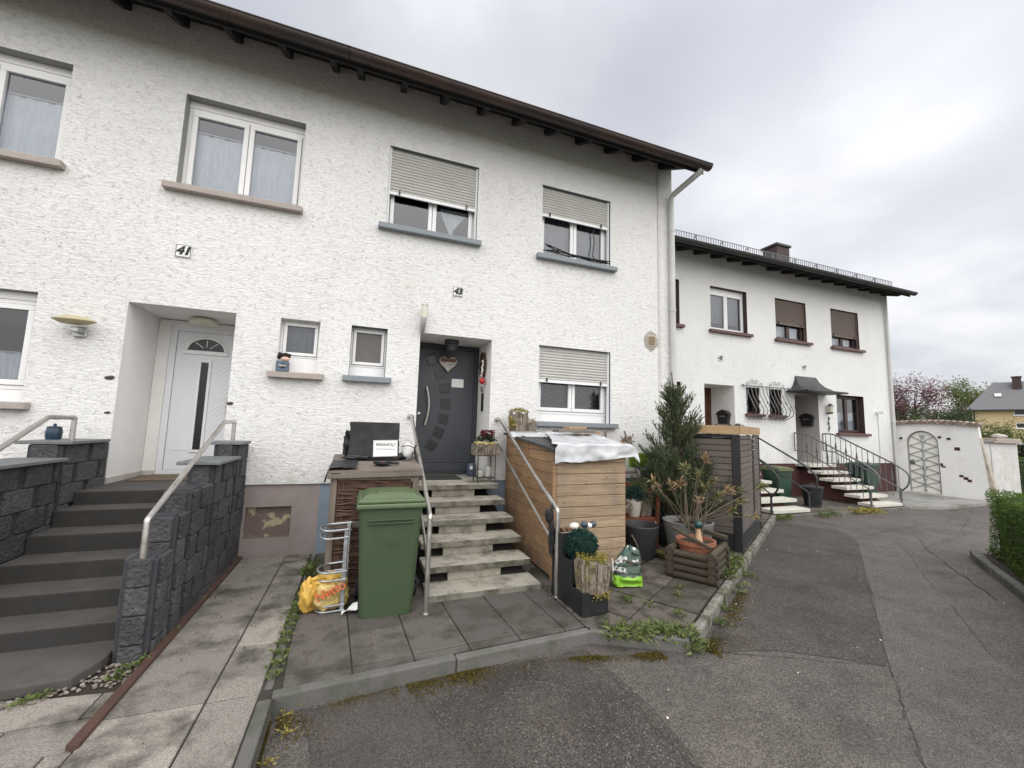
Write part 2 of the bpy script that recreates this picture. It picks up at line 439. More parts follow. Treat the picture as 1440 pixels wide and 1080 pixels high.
L_SEDUM = leafmat('yellow_sedum', (.17, .14, .03), (.44, .36, .08), 14)
L_MOSS = leafmat('brown_moss', (.07, .055, .012), (.13, .10, .025), 9, .9)
L_PINK = leafmat('plum_blossom_leaf', (.10, .04, .05), (.24, .12, .13), .6)
L_TREE = leafmat('spring_tree_leaf', (.07, .10, .03), (.20, .23, .08), .5)
L_DARK = leafmat('dark_evergreen_leaf', (.025, .045, .02), (.07, .095, .035), .6)
L_BUSH = leafmat('bright_bush_leaf', (.05, .085, .02), (.16, .20, .05), 1.2)
# ---------------------------------------------------------------- building parts
def wall_sheet(mb, x0, x1, z0, z1, Y, holes):
    xs = sorted({x0, x1, *[h[0] for h in holes], *[h[1] for h in holes]})
    zs = sorted({z0, z1, *[h[2] for h in holes], *[h[3] for h in holes]})
    for a, b in zip(xs, xs[1:]):
        if a < x0 - 1e-6 or b > x1 + 1e-6: continue
        for c, d in zip(zs, zs[1:]):
            mx, mz = (a + b) / 2, (c + d) / 2
            if any(h[0] < mx < h[1] and h[2] < mz < h[3] for h in holes): continue
            mb.quad((a, Y, c), (b, Y, c), (b, Y, d), (a, Y, d))


def ring(mb, x0, x1, z0, z1, y0, y1, w, m=0):
    mb.box(x0, x1, y0, y1, z0, z0 + w, m); mb.box(x0, x1, y0, y1, z1 - w, z1, m)
    mb.box(x0, x0 + w, y0, y1, z0 + w, z1 - w, m); mb.box(x1 - w, x1, y0, y1, z0 + w, z1 - w, m)


def window(house, x0, x1, z0, z1, Y, sill, sillmat, rev=PLASTER, n=2, shutter=None, shmat=SHUT, net=None, dep=.13, frame=UPVC, foot=0, pane=None, head=None, zoff=.07, netmat=NET):
    """frame mesh with panes, sill, shutter, curtain and reveal as its pieces"""
    f = MB(); y = Y + dep
    zb = z0 + foot
    if foot: f.box(x0, x1, y + .005, y + .06, z0, zb)
    top = z1 - (.09 if head else 0)
    if head: f.box(x0, x1, y - .01, y + .06, top, z1)
    ob = .045 if n > 1 else .026; sb = .058 if n > 1 else .04
    ring(f, x0, x1, zb, top, y, y + .07, ob)
    xi0, xi1, zi0, zi1 = x0 + ob, x1 - ob, zb + ob, top - ob
    w = (xi1 - xi0) / n; panes = []
    for i in range(n):
        a = xi0 + i * w + .004; b = xi0 + (i + 1) * w - .004
        ring(f, a, b, zi0 + .004, zi1 - .004, y - .014, y + .05, sb)
        panes.append((a + sb, b - sb, zi0 + sb + .004, zi1 - sb - .004))
    wo = f.build('window', frame, house, bevel=.006)
    for a, b, c, d in panes:
        MB().quad((a, y + .02, c), (b, y + .02, c), (b, y + .02, d), (a, y + .02, d)).build('pane', pane or GLASS, wo, recalc=False)
    r = MB(); e = y + .06
    r.quad((x0, Y, z0), (x0, e, z0), (x0, e, z1), (x0, Y, z1)); r.quad((x1, Y, z0), (x1, e, z0), (x1, e, z1), (x1, Y, z1))
    r.quad((x0, Y, z1), (x1, Y, z1), (x1, e, z1), (x0, e, z1)); r.quad((x0, Y, z0), (x1, Y, z0), (x1, e, z0), (x0, e, z0))
    r.build('reveal', rev, wo)
    if sill: MB().box(sill[0], sill[1], Y - .095, Y + dep - .016, z0 - .075, z0 + .004).build('sill', sillmat, wo, bevel=.008)
    if shutter is not None:
        s = MB(); ys = Y + .055; sl = .047; k = int((z1 - .02 - shutter) / sl)
        prof = []
        for i in range(k + 1):
            zz = shutter + .045 + i * sl
            if zz + sl > z1: break
            prof += [(ys + .012, zz), (ys + .002, zz + .006), (ys - .002, zz + .022), (ys + .002, zz + .038), (ys + .012, zz + .044)]
        prof.append((ys + .012, z1 + .01))
        vs = [(x, p[0], p[1]) for p in prof for x in (x0 + .03, x1 - .03)]
        s.add(vs, [(2 * i, 2 * i + 1, 2 * i + 3, 2 * i + 2) for i in range(len(prof) - 1)])
        so = s.build('shutter', shmat, wo, recalc=False)
        g = MB().box(x0 + .022, x1 - .022, ys - .01, ys + .014, shutter, shutter + .046)
        g.box(x0 + .001, x0 + .03, ys - .02, ys + .03, z0 + .004, z1 - .001); g.box(x1 - .03, x1 - .001, ys - .02, ys + .03, z0 + .004, z1 - .001)
        g.build('shutter_rail', WHITEBAR if shmat is SHUT else shmat, wo, bevel=.004)
        q = MB()
        for xx in (x0 + .17, x1 - .17): q.box(xx - .009, xx + .009, ys - .035, ys - .011, shutter + .012, shutter + .075)
        q.build('shutter_stop', BLACKP, wo)
    if net:
        za, zb2, amp = net
        c = MB().grid(lambda u, v: (x0 + .05 + u * (x1 - x0 - .1), y + .13 + amp * (math.sin(u * 46 + 2 * math.sin(u * 9)) + .5 * math.sin(u * 91 + v * 2)), zb2 + (za - zb2) * v), 90, 8)
        c.tube([(x0 + .04, y + .10, za + .006), (x1 - .04, y + .10, za + .006)], .006, 6)
        c.build('net_curtain', netmat, wo, smooth=60, recalc=False)
    return wo


def porch(house, x0, x1, z0, z1, Y, dep, m, name='porch_reveal'):
    r = MB()
    r.quad((x0, Y, z0), (x0, Y + dep, z0), (x0, Y + dep, z1), (x0, Y, z1)); r.quad((x1, Y, z0), (x1, Y + dep, z0), (x1, Y + dep, z1), (x1, Y, z1))
    r.quad((x0, Y, z1), (x1, Y, z1), (x1, Y + dep, z1), (x0, Y + dep, z1))
    return r.build(name, m, house)


def roof(house, x0, x1, Y, slope, mroof, mgut, endx, ze=6.42, half=5.1, rafters=True, name='roof', roff=.28, lift=0, t=.15):
    """endx: far right end of the gutter and boards"""
    ya, yb, yc = Y - .6, Y - .6 + half, Y - .6 + 2 * half
    ze += lift; zr = ze + half * slope
    p = MB().prism([(x0, ya - .03, ze + .045), (x0, yb, zr + .055), (x0, yc, ze + .045), (x0, yc, ze + t), (x0, yb, zr + t + .02), (x0, ya - .03, ze + t)], (endx - x0, 0, 0))
    ro = p.build(name, mroof, house)
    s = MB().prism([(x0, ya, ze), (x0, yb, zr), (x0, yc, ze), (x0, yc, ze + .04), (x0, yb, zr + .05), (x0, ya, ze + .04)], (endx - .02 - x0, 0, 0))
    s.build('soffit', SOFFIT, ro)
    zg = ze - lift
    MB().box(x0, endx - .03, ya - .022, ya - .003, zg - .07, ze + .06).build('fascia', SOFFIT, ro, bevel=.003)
    g = MB(); R = .082; pts = []
    yc0, zc0 = ya - .115, zg + .03
    for i in range(13):
        a = PI + PI * i / 12
        pts.append((yc0 + R * math.cos(a), zc0 + R * math.sin(a)))
    outer = [(x0, y, z) for y, z in pts]; inner = [(x0, yc0 + (y - yc0) * .93, zc0 + (z - zc0) * .93) for y, z in pts][::-1]
    g.prism(outer + inner, (endx + .02 - x0, 0, 0))
    g.tube([(x0, yc0 - R, zc0), (endx + .02, yc0 - R, zc0)], .011, 8)
    g.box(endx + .012, endx + .02, yc0 - R * .93, yc0 + R * .93, zc0 - R * .6, zc0)
    for xx in [x0 + .25 + 1.1 * i for i in range(int((endx - x0) / 1.1))]:
        b = [(xx, yc0 + (y - yc0) * 1.05, zc0 + (z - zc0) * 1.05) for y, z in pts]
        g.tube(b, .008, 4)
    g.build('gutter', mgut, ro, smooth=40)
    if rafters:
        xs = [x0 + roff + .6 * i for i in range(int((x1 - x0) / .6 + .3))]
        for xx in xs:
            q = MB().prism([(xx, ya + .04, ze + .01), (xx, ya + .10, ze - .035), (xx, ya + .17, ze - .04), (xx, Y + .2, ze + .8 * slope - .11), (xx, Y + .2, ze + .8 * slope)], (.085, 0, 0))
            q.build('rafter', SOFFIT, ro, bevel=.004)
    return ro


def house_shell(house, x0, x1, Y, holes, zp, wm, pm, slope, ends, pholes=(), pin=.025, ze=6.42, half=5.1):
    w = MB(); ztop = ze + .6 * slope + .02
    wall_sheet(w, x0, x1, zp, ztop, Y, holes)
    yb = Y - 1.2 + 2 * half
    w.quad((x0, yb, 0), (x1, yb, 0), (x1, yb, ztop), (x0, yb, ztop))
    w.quad((x0, Y, zp), (x1, Y, zp), (x1, Y + pin, zp), (x0, Y + pin, zp))
    for xe in ends:
        w.add([(xe, Y, -.2), (xe, yb, -.2), (xe, yb, ztop), (xe, Y - .6 + half, ze + half * slope), (xe, Y, ztop)], [(0, 1, 2, 3, 4)])
    w.build('wall', wm, house, recalc=False)
    p = MB(); wall_sheet(p, x0, x1, -.2, zp, Y + pin, pholes)
    p.build('plinth', pm, house, recalc=False)


# ---------------------------------------------------------------- house 41 (left)
Y = 6.0
h41 = thing('terraced_house', 'white rendered house on the left with white front door, mauve plinth, beige sills', 'house', (-3.3, 6, 0), 'terraced houses')
holes41 = [(-4.82, -3.44, 4.56, 5.81), (-2.33, -.955, 4.56, 5.81), (-4.82, -3.44, 1.80, 3.03), (-1.05, -.575, 2.31, 3.03), (-2.64, -1.55, .88, 3.03)]
house_shell(h41, -6.4, -.43, Y, holes41, .88, STUCCO, PL_MAUVE, .55, [-6.4], [(-1.25, -.745, .22, .6), (-2.64, -1.55, .7, .88)], ze=6.49)
roof(h41, -6.4, -.43, Y, .55, ROOF_RED, COPPER, -.43, roff=.33, lift=.07, t=.085)
window(h41, -4.82, -3.44, 4.56, 5.81, Y, (-4.95, -3.37), SILL_BEI, OLIVREV, net=(5.42, 4.5, .012), head=True)
window(h41, -2.33, -.955, 4.56, 5.81, Y, (-2.44, -.90), SILL_BEI, OLIVREV, net=(5.46, 4.5, .008), head=True)
window(h41, -4.82, -3.44, 1.80, 3.03, Y, (-4.95, -3.36), SILL_BEI, OLIVREV, net=(2.36, 1.82, .012), head=True, foot=.14, dep=.10)
window(h41, -1.05, -.575, 2.31, 3.03, Y, (-1.14, -.485), SILL_BEI, PLASTER, n=1, net=(2.98, 2.3, .01), foot=.22, dep=.12, netmat=NET_B)
# blocked cellar opening in the plinth
q = MB().quad((-1.25, 6.075, .22), (-.745, 6.075, .22), (-.745, 6.075, .6), (-1.25, 6.075, .6))
for a, b in (((-1.25, .22), (-.745, .22)), ((-.745, .22), (-.745, .6)), ((-.745, .6), (-1.25, .6)), ((-1.25, .6), (-1.25, .22))):
    q.quad((a[0], 6.025, a[1]), (b[0], 6.025, b[1]), (b[0], 6.075, b[1]), (a[0], 6.075, a[1]))
q.build('cellar_hatch', mat('peeling_hatch_paint', (.17, .13, .115), .8, v=.15, vs=9, bump=.3, c2=(.42, .37, .24), c2s=9, c2t=(.55, .58)), h41)
porch(h41, -2.64, -1.55, .88, 3.03, Y, .98, PLASTER)
pj = MB().box(-2.637, -2.50, 6.80, 6.97, .9, 3.02).box(-1.66, -1.553, 6.80, 6.97, .9, 3.02).box(-2.50, -1.66, 6.80, 6.97, 2.955, 3.02)
pj.build('jamb', PLASTER, h41, bevel=.004)
MB().box(-2.636, -2.622, 6.0, 6.79, .9, .985).box(-2.62, -2.495, 6.79, 6.802, .9, .985).build('skirting_tile', mat('pale_skirting_tile', (.5, .46, .41), .5), h41)
# white front door of house 41
d = MB(); ring(d, -2.50, -1.66, .92, 2.955, 6.83, 6.90, .07)
d.box(-2.43, -1.73, 6.85, 6.895, .99, 2.885)
d.box(-2.34, -2.115, 6.842, 6.85, 1.25, 1.255)
for i in range(19):
    z = 1.28 + i * .066
    for sx in (-1, 1):
        xa = -2.078 + sx * .075; xb = -2.078 + sx * .30
        if sx > 0: xb = min(xb, -1.75)
        d.bar((xa, 6.849, z), (xb, 6.849, z + abs(xb - xa) * .85), .005, .0025)
dr = d.build('front_door', UPVC_D, h41, bevel=.003)
MB().box(-2.122, -2.034, 6.838, 6.85, 1.26, 2.46).build('glass_strip', DARKGLASS, dr)
r = MB(); ring(r, -2.155, -2.00, 1.22, 2.50, 6.828, 6.852, .034); r.build('strip_frame', UPVC, dr, bevel=.005)
arc = [(-2.08 + .215 * math.cos(a), 6.846, 2.63 + .165 * math.sin(a)) for a in [PI * i / 16 for i in range(17)]]
MB().prism(arc, (0, .01, 0)).build('fan_light', DARKGLASS, dr)
fr = MB().tube([(-2.08 + .235 * math.cos(a), 6.84, 2.63 + .185 * math.sin(a)) for a in [PI * i / 16 for i in range(17)]], .024, 6)
fr.box(-2.34, -1.82, 6.822, 6.85, 2.575, 2.625)
for a in (PI * .27, PI * .5, PI * .73): fr.tube([(-2.08 + .06 * math.cos(a), 6.84, 2.63 + .05 * math.sin(a)), (-2.08 + .2 * math.cos(a), 6.84, 2.63 + .15 * math.sin(a))], .006, 5)
fr.build('fan_light_frame', UPVC, dr, smooth=50)
gk = MB(); ring(gk, -2.436, -1.724, .984, 2.891, 6.8445, 6.852, .008); gk.build('door_gasket', BLACKP, dr)
MB().box(-1.775, -1.755, 6.80, 6.85, 1.75, 2.0).build('handle', STEEL, dr, bevel=.004)
MB().lathe([(.16, 0), (.16, .03), (.14, .06), (.10, .075)], (-2.05, 6.55, 2.95), 20).build('porch_lamp', LAMPG, h41, smooth=40)
for a, b in (((-2.72, 6, 2.12), .05), ((-2.70, 6, 1.72), .03), ((-1.52, 6, 1.88), .04)):
    MB().blob(a, (b, .012, b * .5), 2, .3, 2).build('broken_render', mat('dark_render_hole', (.05, .045, .04), .9), h41)

# ---------------------------------------------------------------- house 43 (centre)
h43 = thing('terraced_house', 'white rendered house in the centre with anthracite door, blue-grey sills and half-closed shutters', 'house', (2.4, 6, 0), 'terraced houses')
holes43 = [(.18, 1.545, 4.56, 5.81), (2.66, 4.01, 4.55, 5.80), (2.66, 4.02, 1.79, 3.03), (-.18, .30, 2.32, 3.03), (.76, 1.86, .88, 3.03)]
house_shell(h43, -.43, 5.40, Y, holes43, .88, STUCCO, PL_BLUE, .55, [5.40], [(.76, 1.86, .7, .88)], ze=6.49)
r43 = roof(h43, -.43, 5.40, Y, .55, ROOF_RED, COPPER, 5.60, roff=.10, lift=.07, t=.085)
window(h43, .18, 1.545, 4.56, 5.81, Y, (.08, 1.61), SILL_BLUE, GREYREV, shutter=5.08, dep=.14)
window(h43, 2.66, 4.01, 4.55, 5.80, Y, (2.57, 4.11), SILL_BLUE, GREYREV, shutter=5.27, dep=.14, net=(5.5, 4.6, .012), netmat=NET_B)
w3 = window(h43, 2.66, 4.02, 1.79, 3.03, Y, (2.58, 4.13), SILL_BLUE, GREYREV, shutter=2.43, dep=.14, foot=.13, net=(2.6, 1.9, .01), netmat=PATTERN)
window(h43, -.18, .30, 2.32, 3.03, Y, (-.25, .385), SILL_BLUE, GREYREV, n=1, dep=.12, foot=.15, pane=MILK)
# draped cloth seen inside the upper windows
MB().add([(.98, 6.24, 5.12), (1.45, 6.24, 5.12), (1.22, 6.25, 4.80), (1.2, 6.26, 4.62)], [(0, 1, 2), (0, 2, 3)]).build('indoor_cloth', NET, h43, recalc=False)
cb = MB()
for k in range(5):
    cb.tube([(2.70 + .25 * i + U(-.04, .04), 5.93 + U(-.02, .02), 4.575 + (U(.0, .05) if i > 1 else U(.02, .16))) for i in range(6)], .010, 5)
cb.tube([(3.72, 6.10, 5.28), (3.74, 6.10, 5.0), (3.70, 6.08, 4.75), (3.76, 6.02, 4.60)], .010, 5)
cb.build('loose_cable', BLACKP, h43, smooth=40)
porch(h43, .76, 1.86, .88, 3.03, Y, .80, PLASTER)
# anthracite front door
d = MB(); ring(d, .765, 1.855, .90, 3.02, 6.70, 6.79, .075)
fdr = d.build('front_door', ANTH_D, h43, bevel=.005)
l = MB().box(.84, 1.78, 6.715, 6.775, 1.08, 2.945).box(.84, 1.78, 6.705, 6.775, .975, 1.075)
lf = l.build('door_leaf', ANTH, fdr, bevel=.004)
for (x, z), a in zip([(1.06, 2.75), (1.20, 2.52), (1.29, 2.29), (1.315, 2.04), (1.29, 1.79), (1.22, 1.57), (1.115, 1.36)], (-28, -20, -8, 0, 9, 20, 32)):
    T = Matrix.Translation((x, 6.712, z)) @ Matrix.Rotation(math.radians(a), 4, 'Y')
    MB(T).box(-.072, .072, -.004, .004, -.072, .072).build('door_inlay', DARKGLASS, fdr, bevel=.003)
    b = MB(T); ring(b, -.082, .082, -.082, .082, -.007, .002, .010); b.build('inlay_rim', ANTH_D, fdr)
hp = [(.985 + .05 * math.sin(PI * t), 6.64, 2.30 - .62 * t) for t in [i / 12 for i in range(13)]]
hd = MB().tube(hp, .016, 10); hd.tube([hp[1], (hp[1][0], 6.715, hp[1][2])], .012, 8); hd.tube([hp[-2], (hp[-2][0], 6.715, hp[-2][2])], .012, 8)
hd.build('pull_handle', STEEL, fdr, smooth=40)
MB(Matrix.Translation((.885, 6.71, 1.86)) @ Matrix.Rotation(PI / 2, 4, 'X')).lathe([(.028, -.01), (.028, .02), (.02, .026)], n=16).build('lock', STEEL, fdr, smooth=40)
MB().box(1.842, 1.856, 6.34, 6.44, 1.93, 2.22).build('intercom_panel', DARKGLASS, h43, bevel=.004)
MB().box(1.835, 1.857, 6.34, 6.46, 2.25, 2.33).build('key_box', SILVER, h43, bevel=.006)
MB().lathe([(.02, 2.80), (.05, 2.83), (.09, 2.86), (.10, 2.96), (.115, 2.97), (.115, 3.028)], (1.30, 6.35, 0), 16).build('porch_lamp', IRON, h43, smooth=40)
# vent, downpipe, thin cable duct on the right end
v = MB().box(4.80, 4.98, 5.985, 6.004, 3.22, 3.42); 
vo = v.build('wall_vent', mat('cream_vent_plate', (.5, .44, .33), .6), h43, bevel=.004)
g = MB()
for i in range(5): g.box(4.835, 4.945, 5.972, 5.986, 3.265 + i * .025, 3.28 + i * .025)
ring(g, 4.82, 4.96, 3.25, 3.40, 5.972, 5.986, .014)
g.build('vent_slats', mat('tan_vent_slats', (.26, .21, .13), .6), vo)
MB().blob((4.885, 6.0, 3.31), (.15, .012, .175), 3, .35, 2.5, seed=4).build('bare_plaster', mat('bare_cement_patch', (.36, .34, .30), .95, bump=.5), h43)
dp = MB().tube([(5.45, 5.29, 6.37), (5.44, 5.34, 6.33), (5.345, 5.87, 6.19), (5.33, 5.92, 6.15), (5.325, 5.93, 6.08), (5.325, 5.93, 0)], .052, 14)
for z in (5.45, 3.9, 2.1, .8): dp.tube([(5.325, 5.93, z), (5.325, 5.93, z + .05)], .060, 14)
dp.build('downpipe', PIPEWHITE, h43, smooth=40)
MB().box(5.05, 5.10, 5.985, 6.003, .5, 6.70).build('cable_duct', mat('painted_duct', (.56, .55, .53), .8, v=.15), h43, bevel=.006)

# ---------------------------------------------------------------- houses 45 and 47 (set back)
Y2 = 8.4
h45 = thing('terraced_house', 'far white house behind the conifer with a brown door deep in its porch', 'house', (7.5, 8.4, 0), 'terraced houses')
h47 = thing('terraced_house', 'far right end house with brown shutters, dark porch canopy and chimney', 'house', (13.7, 8.4, 0), 'terraced houses')
holes45 = [(6.43, 7.77, 4.5, 5.74), (8.84, 10.20, 4.5, 5.74), (8.56, 9.63, .88, 3.0), (10.07, 10.56, 2.25, 2.99), (6.43, 7.77, 1.78, 2.99)]
house_shell(h45, 5.0, 10.77, Y2, holes45, .9, STUCCO_B, PL_RED, .36, [5.0], [(8.56, 9.63, .7, .9)])
holes47 = [(11.34, 12.66, 4.5, 5.74), (13.80, 15.15, 4.5, 5.74), (12.0, 13.02, .88, 2.94), (10.96, 11.44, 2.25, 2.99), (13.86, 15.18, 1.80, 2.99)]
house_shell(h47, 10.77, 16.62, Y2, holes47, .9, STUCCO_B, PL_RED, .36, [16.62], [(12.0, 13.02, .7, .9)])
r45 = roof(h45, 5.0, 10.77, Y2, .36, ROOF_GREY, DARKZINC, 10.77)
r47 = roof(h47, 10.77, 16.62, Y2, .36, ROOF_GREY, DARKZINC, 16.86)
window(h45, 6.43, 7.77, 4.5, 5.74, Y2, (6.35, 7.87), SILL_RED, REV_RED, net=(5.6, 4.7, .01), head=True)
window(h45, 8.84, 10.20, 4.5, 5.74, Y2, (8.76, 10.32), SILL_RED, REV_RED, net=(5.6, 4.78, .012), head=True, netmat=NET_B)
window(h45, 6.43, 7.77, 1.78, 2.99, Y2, (6.35, 7.87), SILL_RED, REV_RED)
DKF = mat('dark_brown_window_frame', (.04, .022, .018), .5)
window(h45, 10.07, 10.56, 2.25, 2.99, Y2, (10.0, 10.68), SILL_RED, REV_RED, n=1, dep=.16, frame=DKF)
window(h47, 10.96, 11.44, 2.25, 2.99, Y2, (10.9, 11.55), SILL_RED, REV_RED, n=1, dep=.16, frame=DKF)
window(h47, 11.34, 12.66, 4.5, 5.74, Y2, (11.26, 12.8), SILL_RED, REV_RED, shutter=4.97, shmat=SHUT_BR, frame=DKF, net=(4.98, 4.5, .012))
window(h47, 13.80, 15.15, 4.5, 5.74, Y2, (13.72, 15.3), SILL_RED, REV_RED, shutter=4.86, shmat=SHUT_BR, frame=DKF, net=(4.9, 4.5, .012))
window(h47, 13.86, 15.18, 1.80, 2.99, Y2, (13.76, 15.32), SILL_RED, REV_RED, frame=DKF, net=(2.45, 1.9, .012), dep=.15)
porch(h45, 8.56, 9.63, .88, 3.0, Y2, .86, PLASTER)
porch(h47, 12.0, 13.02, .88, 2.94, Y2, .86, PLASTER_G)
for hh, a, b, zt in ((h45, 8.56, 9.63, 3.0), (h47, 12.0, 13.02, 2.94)):
    d = MB(); ring(d, a + .003, b - .003, .9, zt - .01, 9.20, 9.255, .08); d.box(a + .083, b - .083, 9.215, 9.25, .98, zt - .09)
    for i in range(3): d.box(a + .2, b - .2, 9.205, 9.217, 1.15 + i * .58, 1.55 + i * .58)
    do = d.build('front_door', BROWNDOOR, hh, bevel=.006)
    MB().bar((a + .16, 9.17, 1.7), (a + .16, 9.17, 2.1), .03, .03).build('handle', STEEL, do, bevel=.005)
# snow guards along the eaves
for ro, a, b in ((r45, 5.05, 10.76), (r47, 10.78, 16.72)):
    s = MB(); yy = Y2 - .2
    for z in (6.765, 6.99): s.bar((a, yy, z), (b, yy, z), .014, .014)
    k = int((b - a) / .085)
    for i in range(k + 1): s.bar((a + (b - a) * i / k, yy, 6.765), (a + (b - a) * i / k, yy, 6.99), .012, .012)
    k = int((b - a) / .95)
    for i in range(k + 1):
        x = a + .3 + .95 * i
        if x < b: s.bar((x, yy + .012, 6.66), (x, yy + .012, 7.0), .03, .012); s.bar((x, yy + .02, 6.98), (x, yy + .25, 6.82), .02, .01)
    s.build('snow_guard', IRON_G, ro)
CHB = mat('brown_chimney_cladding', (.055, .036, .033), .8, v=.25, vs=8, bump=.5, bs=14)
ch = MB().box(13.71, 14.36, 10.0, 10.56, 7.0, 8.50).build('chimney', CHB, r47, bevel=.01)
MB().box(13.66, 14.41, 9.95, 10.61, 8.505, 8.59).build('chimney_cap', DARKZINC, r47, bevel=.01)
dp = MB().tube([(16.56, 8.335, 6.58), (16.56, 8.335, 0)], .045, 12)
dp.build('downpipe', PIPEWHITE, h47, smooth=40)
# plaques, lamps, canopy, grille, mailboxes
for nm, num, x, z, yy, sz, lab in (('a', '41', -2.17, 3.735, 6.0, .165, 'white number plaque reading 41 above the white front door'), ('b', '43', 1.285, 3.72, 6.0, .15, 'white number plaque reading 43 between the upper windows'),
                                   ('c', '45', 9.14, 3.73, 8.4, .16, 'small number plaque on the far wall above the brown door porch'), ('d', '47', 12.45, 3.73, 8.4, .16, 'small number plaque on the far wall above the dark canopy')):
    t = thing('house_number_plaque', lab, 'number plaque', (x, yy, z), 'house number plaques')
    MB().box(x - sz * .5, x + sz * .5, yy - .014, yy - .001, z - sz * .5, z + sz * .5).build('plate', PLAQUE, t, bevel=.004)
    text('numeral', num, sz * .86, (x, yy - .0145, z), INK, t, shear=.25, bold=.008)
    b = MB(); ring(b, x - sz * .47, x + sz * .47, z - sz * .47, z + sz * .47, yy - .0155, yy - .0135, .006); b.build('border', INK, t)

t = thing('wall_lamp', 'cream boat-shaped outdoor lamp on the render left of the white door', 'wall lamp', (-3.03, 6, 2.7))
lb = MB(Matrix.Translation((-3.03, 5.86, 2.725)) @ Matrix.Diagonal((1, .55, 1, 1))).lathe([(.02, -.045), (.12, -.04), (.185, -.005), (.19, .0), (.18, .012), (.10, .045), (.02, .055)], n=28)
lb.build('shade', CREAM, t, smooth=50)
MB().box(-3.06, -2.99, 5.86, 5.998, 2.60, 2.655).box(-3.085, -2.965, 5.97, 5.998, 2.56, 2.68).build('bracket', SILVER, t, bevel=.01)
t = thing('wall_lamp', 'slim tube lamp with steel cone base at the corner of the anthracite door', 'wall lamp', (.76, 6, 3.2))
MB().tube([(.785, 5.90, 3.23), (.785, 5.90, 3.40)], .042, 16).build('glass_tube', LAMPG, t, smooth=40)
MB().tube([(.785, 5.90, 3.40), (.785, 5.90, 3.425)], .045, 16).build('cap', SILVER, t, smooth=40)
MB().tube([(.785, 5.90, 3.23), (.782, 5.91, 3.14), (.778, 5.94, 3.03), (.775, 5.97, 2.99)], [.046, .044, .034, .02], 16).box(.745, .805, 5.95, 5.998, 3.03, 3.16).build('base', SILVER, t, smooth=40)

t = thing('porch_canopy', 'dark flared metal canopy over the far right porch', 'canopy', (12.5, 8.4, 2.95))
prof = [(0, 3.45), (.06, 3.30), (.17, 3.15), (.34, 3.035), (.62, 2.975)]
hv = []; hf = []
for k, (o, z) in enumerate(prof):
    s = .42 * (o / .62)
    xa = 12.05 - s; xb = 12.95 + s
    hv += [(xa, 8.398, z), (xa, 8.4 - o - .02, z), (xb, 8.4 - o - .02, z), (xb, 8.398, z)]
for k in range(4):
    for j in range(3): hf.append((4 * k + j, 4 * k + j + 1, 4 * k + 4 + j + 1, 4 * k + 4 + j))
hf.append((0, 1, 2, 3))
c = MB().add(hv, hf); c.build('sheet', DARKZINC, t, recalc=False)
MB().box(11.64, 13.36, 7.755, 8.395, 2.93, 2.97).build('rim', DARKZINC, t, bevel=.008)

t = thing('window_grille', 'bellied wrought iron grille with scrolls over the two small far windows', 'window grille', (10.7, 8.3, 2.1))
g = MB(); xa, xb = 9.98, 11.56; zt, zb = 3.05, 2.12
def belly(x): return [(x, 8.34, zt), (x, 8.30, zt - .25), (x, 8.18, zt - .5), (x, 8.08, zt - .70), (x, 8.12, zt - .83), (x, 8.27, zb + .03), (x, 8.33, zb)]
for i in range(11): g.tube(belly(xa + .06 + i * .146), .011, 6)
g.tube([(xa - .1, 8.34, zt - .02), (xb + .1, 8.34, zt - .02)], .012, 6); g.tube([(xa + .03, 8.33, zb), (xb, 8.33, zb)], .012, 6)
for i in (2, 4, 7, 9): g.blob((xa + .06 + i * .146, 8.20, zt - .47), (.02, .02, .05), 1, 0)
g.build('bars', IRON_G, t, smooth=50)
s = MB()
def scroll(cx, cz, r, d, y=8.34): return [(cx + d * r * (1 - .075 * k) * math.cos(.62 * k), y, cz + r * (1 - .075 * k) * math.sin(.62 * k)) for k in range(12)]
for cx in (10.32, 11.2):
    for d in (-1, 1):
        s.tube(scroll(cx + d * .08, zt + .09, .075, d), .008, 5); s.tube(scroll(cx + d * .26, zt + .03, .06, -d), .008, 5)
for x in (xa - .1, xb + .1): s.blob((x, 8.33, zt - .02), .035, 1, 0)
s.tube(scroll(xb - .1, 2.42, .12, 1, 8.1), .01, 5)
s.build('scrollwork', IRON_G, t, smooth=50)
for x, y, z, lab in ((9.62, 8.72, 1.95, 'black gabled mailbox on the porch wall beside the brown door'), (13.01, 8.72, 1.98, 'black gabled mailbox on the grey porch wall under the canopy')):
    t = thing('mailbox', lab, 'mailbox', (x, y, z), 'black mailboxes on the far porches')
    MB().prism([(x - .10, y - .15, z), (x - .10, y + .15, z), (x - .10, y + .19, z + .26), (x - .10, y - .19, z + .26)], (.095, 0, 0)).build('body', BLACKP, t, bevel=.01)
    MB().prism([(x - .13, y - .24, z + .26), (x - .13, y + .24, z + .26), (x - .13, y + .12, z + .36), (x - .13, y, z + .40), (x - .13, y - .12, z + .36)], (.125, 0, 0)).build('lid', BLACKP, t, bevel=.01)
    MB().box(x - .105, x - .101, y - .1, y + .1, z + .2, z + .225).build('slot', SILVER, t)
t = thing('wall_lamp', 'small lantern on the white wall beside the canopy porch', 'wall lamp', (13.35, 8.4, 2.5))
MB().tube([(13.4, 8.30, 2.42), (13.4, 8.30, 2.60)], .07, 8).build('glass', LAMPG, t)
MB().lathe([(.09, 2.60), (.03, 2.68)], (13.4, 8.30, 0), 8).box(13.38, 13.42, 8.3, 8.398, 2.36, 2.41).lathe([(.05, 2.37), (.08, 2.42)], (13.4, 8.3, 0), 8).build('frame', IRON_G, t)
t = thing('wall_ornament', 'twisted dark metal ornament hanging under the small lantern', 'ornament', (13.38, 8.38, 2.0))
